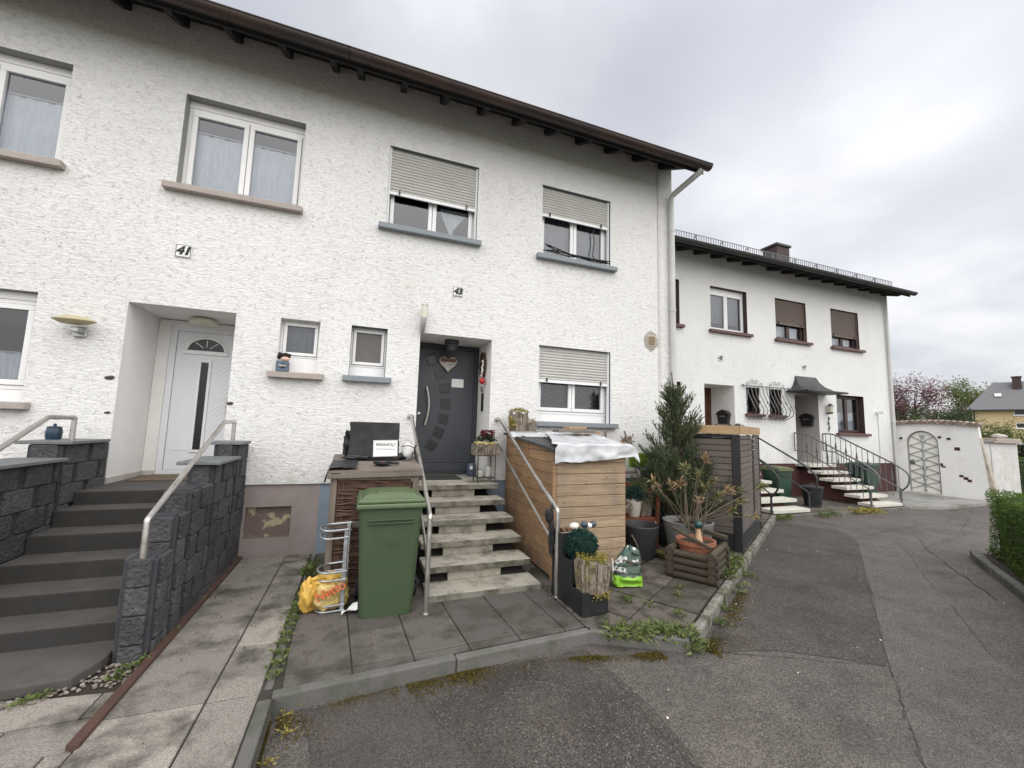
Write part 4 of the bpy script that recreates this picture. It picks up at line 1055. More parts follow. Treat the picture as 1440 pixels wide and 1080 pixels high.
ts = Matrix.Translation((.300, 4.875, 1.315)) @ Matrix.Rotation(math.radians(-4), 4, 'Z') @ Matrix.Rotation(math.radians(-13), 4, 'X') @ Matrix.Rotation(math.radians(-2), 4, 'Y')
MB(ts).box(-.132, .132, -.006, .006, 0, .185).build('board', PAPER, t, bevel=.004)
r = MB(ts); ring(r, -.132, .132, 0, .185, -.0095, -.0065, .009); r.build('border', SILVER, t)
o = text('title', 'IRRENANSTALT', .046, (.300, 4.90, 1.445), INK, t, rot=(77, 0, -4), sx=.66, bold=.0012)
o.location = o.location + Vector((0, 0, 0))
text('small_print', 'ZUTRITT AUF EIGENE GEFAHR', .022, (.300, 4.888, 1.395), INK, t, rot=(77, 0, -4), sx=.68)
t = thing('ashtray', 'black oval dish with red spot in front of the white sign', 'dish', (.255, 4.62, 1.24))
MB().lathe([(.05, 1.245), (.085, 1.262), (.088, 1.285), (.078, 1.285), (.06, 1.268)], (.26, 4.62, 0), 24, sx=1.1).build('bowl', BLACKP, t, smooth=40)
MB().blob((.26, 4.60, 1.275), (.03, .02, .012), 2, .2, 2).build('red_insert', mat('dull_red_plastic', (.25, .05, .045), .5), t)
MB().tube([(.34, 4.62, 1.27), (.43, 4.63, 1.262)], .014, 8).build('handle', BLACKP, t, smooth=40)
t = thing('cable_bundle', 'white paper bag with a black looped cable at the right end of the black cover', 'bag', (.56, 4.95, 1.28))
MB().blob((.55, 5.0, 1.375), (.065, .05, .10), 3, .2, 2, seed=2).build('bag', PAPER, t, smooth=50)
MB().tube([(.48 + .16 * math.sin(k * .5), 4.93, 1.43 - .05 * k * .5 + .04 * math.sin(k)) for k in range(7)], .006, 5).bar((.60, 4.9, 1.31), (.64, 4.9, 1.45), .022, .014).build('cable', BLACKP, t)
tag(MB().blob((.60, 4.36, .10), (.055, .12, .10), 3, .4, 3, seed=9, flat=.098).build('rubbish_bag', BLACKCLOTH, org=(.6, 4.36, 0), smooth=30), 'crumpled black bag squeezed between the green bin and the steps', 'bag')

# ---------------------------------------------------------------- bike rack, yellow bag
t = thing('bike_rack', 'galvanised bicycle rack with hoops standing upright left of the green bin', 'bike rack', (-.05, 4.2, 0))
T = rotT((-.05, 4.2, 0), -4)
for y in (4.12, 4.36): MB(T).box(-.055, -.022, y, y + .034, 0, .72).build('upright', GALV, t, bevel=.003)
for z in (.695, .625, .33, .26, .045, -.002):
    L = .255; pts = [(-.015, 4.115, z + .012), (-.02 - L + .10, 4.115, z)] + [(-.02 - L + .10 - .10 * math.sin(a), 4.255 - .14 * math.cos(a), z) for a in [PI * i / 12 for i in range(1, 12)]] + [(-.02 - L + .10, 4.395, z), (-.015, 4.395, z + .012)]
    MB(T).tube([(p[0], p[1], p[2] + .012) for p in pts], .0095, 8).build('hoop', GALV, t, smooth=45)
t = thing('carrier_bag', 'full yellow and orange plastic carrier bag lying in the lowest hoop of the bike rack', 'bag', (-.19, 4.25, 0))
b = MB().blob((-.16, 4.24, .145), (.165, .13, .16), 5, .22, 1.8, seed=1, flat=.14)
b.build('body', YELLOWBAG, t, smooth=60)
b = MB().blob((-.32, 4.2, .14), (.075, .07, .14), 4, .4, 1.8, seed=6, flat=.138).blob((-.2, 4.2, .27), (.11, .06, .05), 3, .4, 2, seed=7)
b.build('handle_end', mat('orange_yellow_bag_film', (.60, .37, .07), .4, v=.25, vs=9, bump=.6, bs=14, bd=.03), t, smooth=60)
text('print', 'Netto', .105, (-.14, 4.088, .20), ORANGEINK, t, rot=(72, -24, 0), bold=.002, ext=.012)
tag(MB().grid(lambda u, v: (-.04 + .13 * u, 4.03 + .09 * v, .012 + .05 * u + .02 * math.sin(u * 5 + v * 4)), 6, 4).build('paper_scrap', PAPER, org=(0, 4.06, 0), recalc=False), 'small white paper scrap between the yellow bag and the green bin', 'paper scrap')

# ---------------------------------------------------------------- at the anthracite door
t = thing('heart_decoration', 'openwork wooden heart hanging on the anthracite door', 'door decoration', (1.325, 6.7, 2.7))
def heart(s, cx, cz, y): return [(cx + s * 16 * math.sin(a) ** 3 / 16, y, cz + s * (13 * math.cos(a) - 5 * math.cos(2 * a) - 2 * math.cos(3 * a) - math.cos(4 * a)) / 16) for a in [2 * PI * k / 40 for k in range(40)]]
HW = mat('lacy_white_heart', (.50, .48, .45), .8, v=.2, vs=40, c2=(.06, .065, .07), c2s=24, c2t=(.56, .60))
MB().prism(heart(.155, 1.325, 2.71, 6.676), (0, .016, 0)).build('heart', HW, t)
MB().tube([(p[0], 6.676, p[2]) for p in heart(.150, 1.325, 2.71, 0)], .006, 6, closed=True).build('rim', mat('brown_heart_rim', (.2, .13, .085), .8), t, smooth=50)
MB().box(1.20, 1.45, 6.662, 6.676, 2.735, 2.79).tube([(1.325, 6.70, 2.82), (1.325, 6.71, 2.95)], .005, 5).build('bark_band', mat('bark_band', (.16, .09, .055), .9, v=.4, vs=30), t, bevel=.006)
tag(MB().box(1.40, 1.60, 6.695, 6.702, 2.32, 2.46).build('notice', PAPER, org=(1.5, 6.7, 2.4)), 'white paper notice stuck on the anthracite door', 'notice')
t = thing('door_wreath', 'twig wreath with white stars and a red bauble on the porch side wall', 'wreath', (1.83, 6.36, 2.67))
r = MB()
for k in range(14):
    ph = U(0, 6); r.tube([(1.825 + .02 * math.sin(5 * a + ph), 6.36 + (.125 + U(-.015, .015)) * math.cos(a), 2.68 + (.19 + U(-.02, .02)) * math.sin(a)) for a in [2 * PI * i / 18 for i in range(18)]], .008, 5, closed=True)
r.build('twigs', mat('wreath_twigs', (.06, .03, .02), .9, v=.4), t)
r = MB()
for z, y in ((2.72, 6.24), (2.62, 6.26), (2.55, 6.25), (2.50, 6.28), (2.66, 6.22), (2.58, 6.23)): r.blob((1.79, y, z), (.018, .03, .03), 1, .3, 2, seed=z)
r.build('white_stars', PAPER, t)
MB().blob((1.79, 6.23, 2.40), .048, 3, 0).build('bauble', RED, t, smooth=80)
MB().bar((1.79, 6.23, 2.45), (1.80, 6.26, 2.56), .012, .006).build('ribbon', mat('pink_ribbon', (.4, .12, .15), .7), t)
t = thing('storage_tin', 'slate blue tin with white label on the doorstep by the door frame', 'tin', (1.72, 6.5, .885))
MB().lathe([(.065, .887), (.075, .91), (.075, 1.07), (.06, 1.09)], (1.74, 6.50, 0), 20).build('tin', BLUECAN, t, smooth=40)
MB().box(1.695, 1.74, 6.424, 6.428, 1.0, 1.05).build('label', PAPER, t)
t = thing('plant_stand', 'thin metal plant stand on the landing right of the door', 'plant stand', (1.76, 5.8, .885))
for x in (1.62, 1.88):
    for y in (5.70, 5.92): MB().tube([(x, y, .886), (x, y, 1.27)], .008, 6).build('leg', IRON, t)
for z in (.955, 1.268):
    s = MB().tube([(1.62, 5.70, z), (1.88, 5.70, z), (1.88, 5.92, z), (1.62, 5.92, z)], .007, 6, closed=True)
    for i in range(4): s.tube([(1.62, 5.745 + i * .045, z), (1.88, 5.745 + i * .045, z)], .005, 5)
    s.build('shelf', IRON, t)
t = thing('flower_planter', 'half-log planter with wine red cyclamen on the metal plant stand', 'planter', (1.75, 5.8, 1.28))
p = MB()
for i in range(8): p.tube([(1.60 + i * .043, 5.70, 1.275), (1.60 + i * .043, 5.69, 1.275 + .165 + U(-.015, .01))], .024, 8)
for y in (5.74, 5.80, 5.86, 5.91):
    for x in (1.595, 1.905): p.tube([(x, y, 1.275), (x, y, 1.43)], .024, 8)
p.box(1.60, 1.90, 5.70, 5.93, 1.28, 1.40); p.build('log_box', BARK, t, smooth=50)
p = MB().box(1.605, 1.87, 5.695, 5.90, 1.44, 1.462)
for i in range(11): p.blob((1.615 + i * .025, 5.686, 1.425 + U(-.012, .008)), (.011, .008, .022), 1, 0)
p.build('yellow_felt', mat('yellow_felt_edging', (.55, .46, .17), .9), t)


def leaf(mb, p, d, L, w, up=None, bend=.25, m=0):
    """one bent leaf blade of four triangles-ish quads"""
    d = Vector(d).normalized(); up = Vector(up) if up else Vector((U(-1, 1), U(-1, 1), U(.2, 1)))
    s = d.cross(up)
    if s.length < 1e-4: s = d.orthogonal()
    s.normalize(); n = s.cross(d).normalized(); p = Vector(p)
    a = p; b = p + d * L * .5 + n * L * bend * .35; c = p + d * L - n * L * bend * .3
    mb.add([a, b - s * w / 2, b + s * w / 2, c], [(0, 1, 3, 2)], m)
def rdir(zmin=-1):
    while 1:
        v = Vector((U(-1, 1), U(-1, 1), U(zmin, 1)))
        if .05 < v.length < 1: return v.normalized()
lm = MB()
for i in range(220):
    d = rdir(-.1); p = Vector((1.76, 5.79, 1.47)) + Vector((d.x * .15 * U(.3, 1), d.y * .09, abs(d.z) * .10 * U(.2, 1))); leaf(lm, p, d + Vector((0, 0, .2)), U(.03, .055), U(.025, .04))
lm.build('foliage', leafmat('cyclamen_leaf', (.02, .035, .018), (.06, .085, .045), 20), t, recalc=False)
lm = MB()
for i in range(42):
    c = Vector((1.78 + U(-.10, .11), 5.78 + U(-.07, .07), 1.56 + U(-.03, .055)))
    for k in range(5): leaf(lm, c, rdir(-.2) + Vector((0, 0, .5)), .035, .026)
lm.build('petals', DARKRED, t, recalc=False)
for x, y, h, r, lab in ((1.80, 5.80, .12, .052, 'taller clear glass jar on the lower shelf of the plant stand'), (1.68, 5.78, .07, .05, 'short clear glass jar on the lower shelf of the plant stand')):
    t = thing('glass_jar', lab, 'jar', (x, y, .963), 'glass jars on the plant stand')
    MB().lathe([(r * .9, .964), (r, .975), (r, .963 + h), (r * .7, .975 + h), (r * .72, .995 + h)], (x, y, 0), 18).build('jar', CLEARJ, t, smooth=40)
    MB().lathe([(r * .76, .996 + h), (r * .76, 1.006 + h)], (x, y, 0), 18).build('lid', SILVER, t)

# ---------------------------------------------------------------- lantern, window ornament at house 41
t = thing('lantern', 'dark blue glazed jar lantern with knob lid on the left block wall', 'lantern', (-2.86, 5.58, 1.43))
MB().lathe([(.052, 1.430), (.06, 1.45), (.064, 1.50), (.055, 1.545), (.06, 1.55), (.05, 1.56), (.012, 1.565), (.014, 1.585), (.004, 1.59)], (-2.90, 5.55, 0), 22).build('jar', LACQ, t, smooth=40)
t = thing('window_ornament', 'blue wooden box with a curly dark-haired peeking figure on the small left window sill', 'ornament', (-.98, 5.95, 2.31))
MB().box(-1.045, -.905, 5.90, 6.02, 2.315, 2.45).build('box', mat('blue_grey_painted_wood', (.10, .13, .18), .7, v=.2), t, bevel=.006)
MB(Matrix.Translation((-.965, 5.898, 2.385)) @ Matrix.Rotation(PI / 2, 4, 'X') @ Matrix.Diagonal((1, .72, 1, 1))).lathe([(.045, -.003), (.045, .003)], n=24).build('oval_plate', INK, t)
text('numeral', '№41', .042, (-.965, 5.893, 2.385), PLAQUE, t)
b = MB()
for i in range(46): b.blob((-.965 + U(-.065, .065), 5.95 + U(-.04, .04), 2.515 + U(-.022, .035)), U(.014, .024), 1, .2, 3, seed=i)
b.build('hair', mat('dark_brown_curls', (.02, .012, .01), .9), t, smooth=60)
MB().blob((-.945, 5.92, 2.475), (.055, .035, .035), 2, 0).build('face', mat('peach_face', (.6, .40, .31), .7), t, smooth=80)

# ---------------------------------------------------------------- wooden shed with tarpaulin
t = thing('garden_shed', 'low honey-coloured board shed right of the speckled steps', 'shed', (2.6, 4.3, 0))
sx0, sx1, sy0, sy1 = 2.12, 3.12, 4.30, 5.93
b = MB()
for i in range(11):
    z = .03 + i * .126; b.box(sx0 + .05 + U(-.001, .001), sx1 - .02, sy0, sy0 + .02, z, z + .122)
b.build('front_boards', WOODSHED, t, bevel=.007)
b = MB()
for i in range(12):
    z = .03 + i * .126; zt = min(z + .122, 1.60); sh = .045
    if i < 11: b.box(sx0, sx0 + .02, sy0 + .05, sy1, z, zt)
    else: b.prism([(sx0, sy0 + .05, z), (sx0, sy1, z), (sx0, sy1, 1.57), (sx0, sy0 + .05, z + .012)], (.02, 0, 0))
b.build('side_boards', WOODSHED_Y, t, bevel=.007)
b = MB()
for i in range(12): b.box(sx1 - .02, sx1, sy0 + .02, sy1, .03 + i * .126, .03 + i * .126 + .122)
b.build('side_boards', WOODSHED_Y, t, bevel=.007)
MB().box(sx0 - .006, sx0 + .045, sy0 - .006, sy0 + .045, 0, 1.42).build('corner_batten', WOODSHED_Y, t, bevel=.005)
MB().box(sx0 - .012, sx0, 5.05, 5.09, .03, 1.5).build('side_batten', WOODSHED_Y, t, bevel=.005)
MB().prism([(sx0 - .05, sy0 - .05, 1.43), (sx0 - .05, sy1, 1.575), (sx0 - .05, sy1, 1.60), (sx0 - .05, sy0 - .05, 1.465)], (sx1 - sx0 + .09, 0, 0)).build('felt_roof', FELT, t, bevel=.004)
def tarp(u, v):
    # v 0 back .. 1 front hem
    if v < .62:
        k = v / .62; y = 5.35 - k * (5.35 - 4.24); z = 1.605 - k * .12; dr = 0
    else:
        k = (v - .62) / .38; y = 4.235 - .015 * k; z = 1.475 - k * .175; dr = k
    xl = 2.46 - .36 * min(1, v / .7); xr = 3.22 + .02 * v
    if v < .62: xl = 2.46 - .40 * (v / .62) ** 1.4
    x = xl + (xr - xl) * u
    z += (.016 * noise.noise((x * 3, y * 3, 2)) - .030 * abs(noise.noise((x * 3.5 + y * 1.5, y * 3.5 - x, 5))) - .012 * abs(noise.noise((x * 9, y * 7, 8)))) + .022 * (1 - dr)
    z += dr * (.085 * u - .02 + .008 * math.sin(u * 9))
    y += dr * (.012 * math.sin(u * 17 + 1) + .03 * noise.noise((u * 9, v * 5, 3)))
    if u > .93: z -= (u - .93) * 1.2
    return (x, y - .012, z + .012)
tag(MB().grid(tarp, 80, 56).build('tarpaulin', TARP, org=(2.7, 4.8, 1.5), smooth=60, recalc=False), 'silvery white tarpaulin draped over the honey board shed', 'tarpaulin')
tag(MB().grid(lambda u, v: (2.02 + .55 * u, 5.40 + .5 * v, 1.612 + .03 * noise.noise((u * 5, v * 5, 4)) - (max(0, .25 - v) * .25)), 20, 14).build('foil_sheet', TARP, org=(2.3, 5.6, 1.6), smooth=60, recalc=False), 'bunched white sheet under the bark pot at the rear of the shed roof', 'plastic sheet')
for a, b_, w, lab, m in (((2.50, 5.02, 1.655), (3.12, 5.10, 1.65), .16, 'grey-brown plank lying crosswise on the tarpaulin', GREYWOOD), ((2.72, 5.14, 1.70), (3.03, 5.18, 1.70), .14, 'short pale plank on top of the grey-brown plank', PALEWOOD), ((2.95, 5.34, 1.645), (3.4, 5.36, 1.64), .10, 'small light plank behind the tarpaulin under the window', PALEWOOD)):
    tag(MB().bar(a, b_, w, .035).build('plank', m, org=a, bevel=.004), lab, 'plank', 'planks on the shed roof')


def bark_pot(lab, c, r, h, name='bark_planter', tilt=0, group='bark covered plant pots', top=None):
    t = thing(name, lab, 'planter', c, group)
    p = MB(); n = 23
    for i in range(n):
        a = 2 * PI * i / n; rr = r * U(.90, 1.08); w = 2 * PI * r / n * U(.8, 1.25)
        ca, sa = math.cos(a), math.sin(a)
        pts = [(c[0] + rr * .86 * ca, c[1] + rr * .86 * sa, c[2] + U(0, .01)), (c[0] + rr * .98 * ca, c[1] + rr * .98 * sa, c[2] + h * .5), (c[0] + rr * 1.04 * ca, c[1] + rr * 1.04 * sa, c[2] + h * U(.86, 1.06))]
        p.tube(pts, w * .62, 7)
    p.lathe([(r * .84, 0), (r * .98, h * .9)], c, 20)
    p.build('bark', BARK, t, smooth=50)
    MB().lathe([(0.001, h * .9 + .004), (r * .97, h * .9 + .002)], c, 20).build('soil', SOIL, t)
    return t
t = bark_pot('bark clad pot with straggly yellow stems on the rear of the shed roof', (2.24, 5.75, 1.63), .125, .27)
lm = MB()
for i in range(240):
    d = rdir(0); leaf(lm, Vector((2.24, 5.75, 1.90)) + Vector((d.x * .16 * U(.2, 1), d.y * .15, d.z * .05)), d + Vector((0, 0, .3)), U(.02, .05), .012)
for i in range(60): leaf(lm, (2.11 + U(-.04, .02), 5.68 + U(-.1, .05), 1.66 + U(0, .16)), rdir(-.5), .05, .025)
lm.build('plants', L_SEDUM, t, recalc=False)
t = bark_pot('short bark clad pot beside the taller bark pot on the shed roof', (2.43, 5.70, 1.63), .075, .13)
lm = MB()
for i in range(90): leaf(lm, Vector((2.43, 5.70, 1.75)) + Vector((U(-.06, .06), U(-.06, .06), U(0, .06))), rdir(0), .035, .012)
lm.build('plants', leafmat('dry_pale_sprigs', (.35, .22, .16), (.5, .42, .3), 9), t, recalc=False)

# ---------------------------------------------------------------- stepped black planter box with its things
t = thing('planter_box', 'black three-step planter box at the foot of the right handrail', 'planter box', (2.12, 3.42, 0))
pr = [(3.405, 0), (3.405, .205), (3.60, .205), (3.60, .43), (3.79, .43), (3.79, .64), (3.985, .64), (3.985, 0)]
T = rotT((2.12, 3.42, 0), 3)
p = MB(T).prism([(1.99, y, z) for y, z in pr], (.018, 0, 0)).prism([(2.255, y, z) for y, z in pr], (.018, 0, 0))
p.build('side_panel', PLANTERBLACK, t, bevel=.004)
for ya, zb in ((3.405, .205), (3.60, .43), (3.79, .64)): MB(T).box(2.009, 2.254, ya, ya + .016, 0 if ya == 3.405 else zb - .22, zb).build('front_panel', PLANTERBLACK, t, bevel=.004)
MB(T).box(2.009, 2.254, 3.969, 3.984, 0, .64).build('back_panel', PLANTERBLACK, t)
for ya, zb in ((3.422, .13), (3.617, .35), (3.807, .60)): MB(T).box(2.01, 2.253, ya, ya + .16, zb - .02, zb).build('soil', SOIL, t)
w = MB(T)
ring(w, 1.985, 2.278, 3.785, 3.99, 0, 0, .01) if False else w.tube([(1.99, 3.79, .645), (2.27, 3.79, .645), (2.27, 3.985, .645), (1.99, 3.985, .645)], .008, 5, closed=True)
w.build('rim', GREYWOOD, t)
t = bark_pot('bark clad pot overgrown with yellow stonecrop on the lowest step of the black planter', (2.155, 3.50, .185), .135, .28)
lm = MB()
for i in range(700):
    a = U(0, 2 * PI); r = .15 * math.sqrt(U(.1, 1)); leaf(lm, (2.155 + r * math.cos(a), 3.50 + r * math.sin(a), .46 + U(-.02, .05)), rdir(-.2), U(.012, .028), .011)
for i in range(330):
    a = U(PI * .75, PI * 1.35); z = .46 - abs(rnd.gauss(0, .11)); leaf(lm, (2.155 + .155 * math.cos(a), 3.50 + .155 * math.sin(a), max(z, .13)), rdir(-1), U(.012, .024), .010)
for i in range(90): leaf(lm, (2.17 + U(-.08, .09), 3.375 + U(-.02, .01), .185 + U(-.04, .03)), rdir(-1), .022, .012)
lm.build('stonecrop', L_SEDUM, t, recalc=False)


def box_ball(lab, c, r, n=1500, group='clipped green plant balls', parent=None):
    t = parent or thing('box_ball', lab, 'plant ball', c, group)
    MB().blob(c, r * .88, 3, .05, 4).build('core', mat('ball_core', (.006, .022, .018), 1), t, smooth=80)
    lm = MB()
    for i in range(n):
        d = rdir(); p = Vector(c) + d * r * U(.84, 1.02); leaf(lm, p, d + rdir() * .9, U(.018, .034) * (r / .14), .016 * (r / .14))
    lm.build('leaves', L_BOX, t, recalc=False)
    return t
box_ball('clipped dark teal plant ball behind the yellow stonecrop pot', (2.15, 3.70, .535), .15)
for x, y, r, m, lab in ((2.16, 3.87, .045, WHITEPOT, 'cream egg-shaped stone on the top step of the black planter'), (2.26, 3.84, .035, mat('dark_glaze', (.03, .05, .06), .25), 'dark glazed ball on the top step of the black planter'), (2.32, 3.84, .027, PLAQUE, 'small white ball between the dark balls on the black planter'), (2.37, 3.85, .033, mat('dark_glaze_two', (.05, .06, .065), .25), 'dark glazed ball at the right end of the ornament row')):
    z = .64 + r * (.9 if x < 2.2 else 1.7)
    tag(MB().blob((x, y, z), (r * 1.25, r, r * (.85 if x < 2.2 else 1)), 3, .05, 2).build('garden_ornament', m, org=(x, y, .64), smooth=80), lab, 'ornament', 'ornaments on the black planter')
tag(MB().tube([(2.20, 3.85, .61), (2.26, 3.84, .66), (2.37, 3.85, .665)], .006, 5).tube([(2.02, 3.93, .60), (2.03, 3.93, .74), (2.09, 3.90, .70)], .004, 5).build('ornament_wire', GREYWOOD, org=(2.2, 3.85, .61)), 'thin wire stick holding the small balls over the black planter', 'wire')
b = MB()
for i in range(26): b.blob((2.07 + U(-.05, .06), 3.88 + U(-.05, .06), .625 + U(0, .035)), U(.012, .022), 1, .3, 3, seed=i)
tag(b.build('pine_cones', mat('brown_cones', (.14, .08, .05), .9, v=.4, vs=30), org=(2.07, 3.88, .62)), 'little heap of brown cones on the top step of the black planter', 'cones')
t = thing('hanging_bag', 'black cloth bag hanging from the lower end of the right handrail', 'bag', (1.93, 3.95, .8))
b = MB().blob((1.935, 3.945, .62), (.022, .045, .24), 4, .35, 2.4, seed=4).blob((1.915, 3.975, .77), (.03, .06, .07), 3, .35, 2, seed=8)
b.build('bag', BLACKCLOTH, t, smooth=60)
MB().tube([(1.95, 3.93, .88), (1.93, 3.95, .82)], .012, 6).build('loop', BLACKCLOTH, t)

# ---------------------------------------------------------------- soil bag
t = thing('soil_bag', 'half-empty green, black and white potting soil bag slumped against the shed corner', 'soil bag', (2.86, 3.92, 0))
ST = NT('soil_bag_print'); sz = ST.sepxyz()[2]; dn = ST.noise(ST.pos, 14, 4); wn = ST.noise(ST.mapv((1, 1, 1.6)), 9, 3)
zz = ST.math('ADD', sz, ST.math('MULTIPLY', ST.math('SUBTRACT', dn, .5), .06))
mid = ST.mix(ST.rng(wn, .50, .56, 0, 1), (.015, .045, .025), ST.mix(ST.rng(ST.noise(ST.pos, 11, 2), .5, .55, 0, 1), (.04, .028, .02), (.55, .56, .54)))
cc = ST.mix(ST.rng(zz, .105, .125, 0, 1), (.22, .48, .03), mid); cc = ST.mix(ST.rng(zz, .30, .32, 0, .75), cc, ST.mix(ST.rng(dn, .48, .54, 0, 1), (.012, .05, .035), (.03, .09, .07)))
SBAG = ST.bsdf(cc, .35, 0, ST.bump(ST.noise(ST.pos, 16, 4), .6, .02))
T = rotT((2.86, 3.92, 0), -12) @ Matrix.Translation((2.85, 3.92, 0)) @ Matrix.Rotation(math.radians(-14), 4, 'X') @ Matrix.Rotation(math.radians(2), 4, 'Y')
def bagf(u, v):
    a = 2 * PI * u; w = .165 * (1 - .55 * max(0, v - .35) - .9 * max(0, v - .72)); th = .11 * (1 - v) ** .7 * (.6 + .4 * min(1, v * 6)) + .012
    ca = math.copysign(abs(math.cos(a)) ** .6, math.cos(a)); sa = math.copysign(abs(math.sin(a)) ** .75, math.sin(a))
    n = .018 * noise.noise((u * 7, v * 8, 0)) + .010 * noise.noise((u * 15, v * 17, 3))
    n += .02 * abs(noise.noise((u * 4 + 3, v * 11, 7))) * (1 if v > .25 else v * 4)
    return (w * ca + .16 * max(0, v - .3) ** 1.3 + n, th * sa + n * 1.6, .39 * v * (1 - .08 * ca) + n * .8)
MB(T).grid(bagf, 48, 26).build('bag', SBAG, t, smooth=60, recalc=False)
MB(T).box(-.162, -.150, -.02, .02, .02, .27).build('seam', PAPER, t, bevel=.004)
MB(T).grid(lambda u, v: (.0 + .10 * u + .03 * v, -.012 + .02 * math.sin(u * 6), .355 + .06 * v - .03 * u), 6, 5).build('torn_top', PAPER, t, recalc=False)
# ---------------------------------------------------------------- bench corner
t = thing('garden_bench', 'reddish brown wooden bench half hidden behind the honey board shed', 'bench', (3.7, 5.2, 0))
b = MB()
for i in range(4): b.box(3.15, 4.12, 5.02 + i * .115, 5.12 + i * .115, .415, .44)
b.build('seat', REDWOOD, t, bevel=.004)
MB().box(3.15, 4.12, 4.995, 5.018, .33, .435).build('apron', REDWOOD, t, bevel=.004)
for x, y, h, lx in ((4.125, 5.0, .80, .05), (4.125, 5.44, .82, .03), (3.10, 5.0, .8, 0), (3.10, 5.44, .82, 0)):
    MB().prism([(x, y, 0), (x + .05, y, 0), (x + .05 + lx, y, h), (x + lx, y, h)], (0, .05, 0)).build('leg', REDWOOD, t, bevel=.005)
MB().box(4.16, 4.215, 4.97, 5.50, .80, .83).build('armrest', REDWOOD, t, bevel=.006)
b = MB().box(3.15, 4.12, 5.46, 5.485, .80, .88)
for i in range(7): b.box(3.2 + i * .135, 3.26 + i * .135, 5.465, 5.48, .5, .80)
b.build('backrest', REDWOOD, t, bevel=.004)
t = thing('flower_pot', 'cream tapered pot with a teal plant ball on the bench seat', 'flower pot', (3.86, 5.15, .44))
MB().lathe([(.075, .441), (.082, .45), (.118, .66), (.112, .665), (.10, .62)], (3.86, 5.15, 0), 24).build('pot', WHITEPOT, t, smooth=40)
lm = MB()
for i in range(900):
    d = rdir(-.3); leaf(lm, Vector((3.86, 5.15, .74)) + Vector((d.x * .17, d.y * .15, d.z * .13)) * U(.5, 1), d + rdir() * .8, U(.02, .04), .018)
lm.build('foliage', L_BOX, t, recalc=False)
t = bark_pot('bark clad pot with dead rosettes at the right end of the bench', (4.07, 5.18, .44), .10, .25)
lm = MB()
for i in range(200):
    d = rdir(-.1); leaf(lm, Vector((4.07, 5.16, .70)) + d * .12 * U(.3, 1), d, .05, .022)
lm.build('plants', leafmat('dead_rosette_leaf', (.10, .06, .045), (.28, .22, .15), 14), t, recalc=False)
lm = MB()
for i in range(120):
    d = rdir(.1); leaf(lm, Vector((4.05, 5.3, .78)) + d * .12 * U(.2, 1), d + Vector((0, 0, .8)), .08, .016)
lm.build('green_shoots', L_WEED, t, recalc=False)
t = thing('twig_bundle', 'bundle of pale driftwood pieces on the bench beside the cream pot', 'bundle', (3.68, 5.08, .44))
b = MB()
for i in range(9): b.tube([(3.62 + U(-.05, .02), 5.08 + U(-.05, .05), .46 + U(0, .06)), (3.74 + U(-.03, .03), 5.06 + U(-.04, .04), .58 + U(0, .08))], U(.010, .018), 6)
b.build('twigs', BARK, t, smooth=50)
t = thing('plant_pot', 'large empty black plant pot standing under the front edge of the bench', 'plant pot', (3.66, 4.72, 0))
MB().lathe([(.15, 0), (.165, .01), (.235, .36), (.245, .42), (.235, .435), (.222, .42), (.20, .30), (.0, .26)], (3.66, 4.74, 0), 32).build('pot', mat('matt_black_pot', (.025, .025, .027), .65, v=.15), t, smooth=40)
tag(MB().blob((3.98, 5.03, .35), (.17, .05, .07), 3, .35, 2.5, seed=3).build('crumpled_fleece', mat('white_fleece', (.5, .51, .53), .8, v=.15), org=(3.98, 5.0, .3), smooth=60), 'crumpled whitish fleece hanging under the bench apron above the black pot', 'fleece')
tag(MB().tube([(3.42, 4.60, .33), (3.62, 4.62, .02)], .012, 8).build('stick', GREYWOOD, org=(3.6, 4.6, 0)), 'thin brown stick leaning at the shed corner by the black pot', 'stick')
t = thing('leaf_bowl', 'small olive leaf-shaped bowl on the flagstones by the black pot', 'bowl', (3.93, 4.60, 0))
MB().lathe([(.03, .004), (.075, .03), (.11, .085), (.10, .085), (.065, .04), (0, .02)], (3.93, 4.6, 0), 12, sx=1.1).build('bowl', mat('olive_bowl_glaze', (.16, .14, .04), .45, v=.4, vs=25, c2=(.05, .06, .03), c2s=20), t, smooth=60)
t = thing('ladder', 'weathered decorative wooden ladder leaning on the house wall behind the shed', 'ladder', (4.1, 5.7, 0))
for x0_, x1_ in ((4.05, 4.27), (3.62, 3.9)): pass
MB().bar((4.62, 5.60, 0), (4.22, 5.88, 1.68), .05, .03).build('rail', GREYWOOD_Z, t, bevel=.004)
MB().bar((3.55, 5.60, 0), (3.85, 5.88, 1.68), .05, .03).build('rail', GREYWOOD_Z, t, bevel=.004)
for k, z in enumerate((.35, .68, 1.0, 1.32)):
    f_ = z / 1.68
    MB().bar((3.55 + .30 * f_ + .0, 5.59 + .28 * f_, z), (4.62 - .40 * f_, 5.59 + .28 * f_, z), .035, .04).build('rung', GREYWOOD, t, bevel=.004)
b = MB()
for i in range(40): b.tube([(4.12 + U(-.08, .1), 5.72 + U(-.05, .05), 1.34 + U(0, .25)), (4.16 + U(-.12, .12), 5.72 + U(-.05, .05), 1.42 + U(0, .22))], U(.006, .014), 5)
tag(b.build('dry_bouquet', BARK, org=(4.12, 5.72, 1.34)), 'dry brown twig arrangement on the top rung of the leaning ladder', 'twigs')
t = thing('rain_barrel', 'tall dark blue square planter tub behind the bench under the conifer', 'planter', (4.6, 5.3, 0))
b = MB(); b.prism([(4.36, 5.18, 0), (4.82, 5.18, 0), (4.82, 5.66, 0), (4.36, 5.66, 0)], (0, 0, 1.05)); b.build('tub', NAVY, t, bevel=.02)
b = MB()
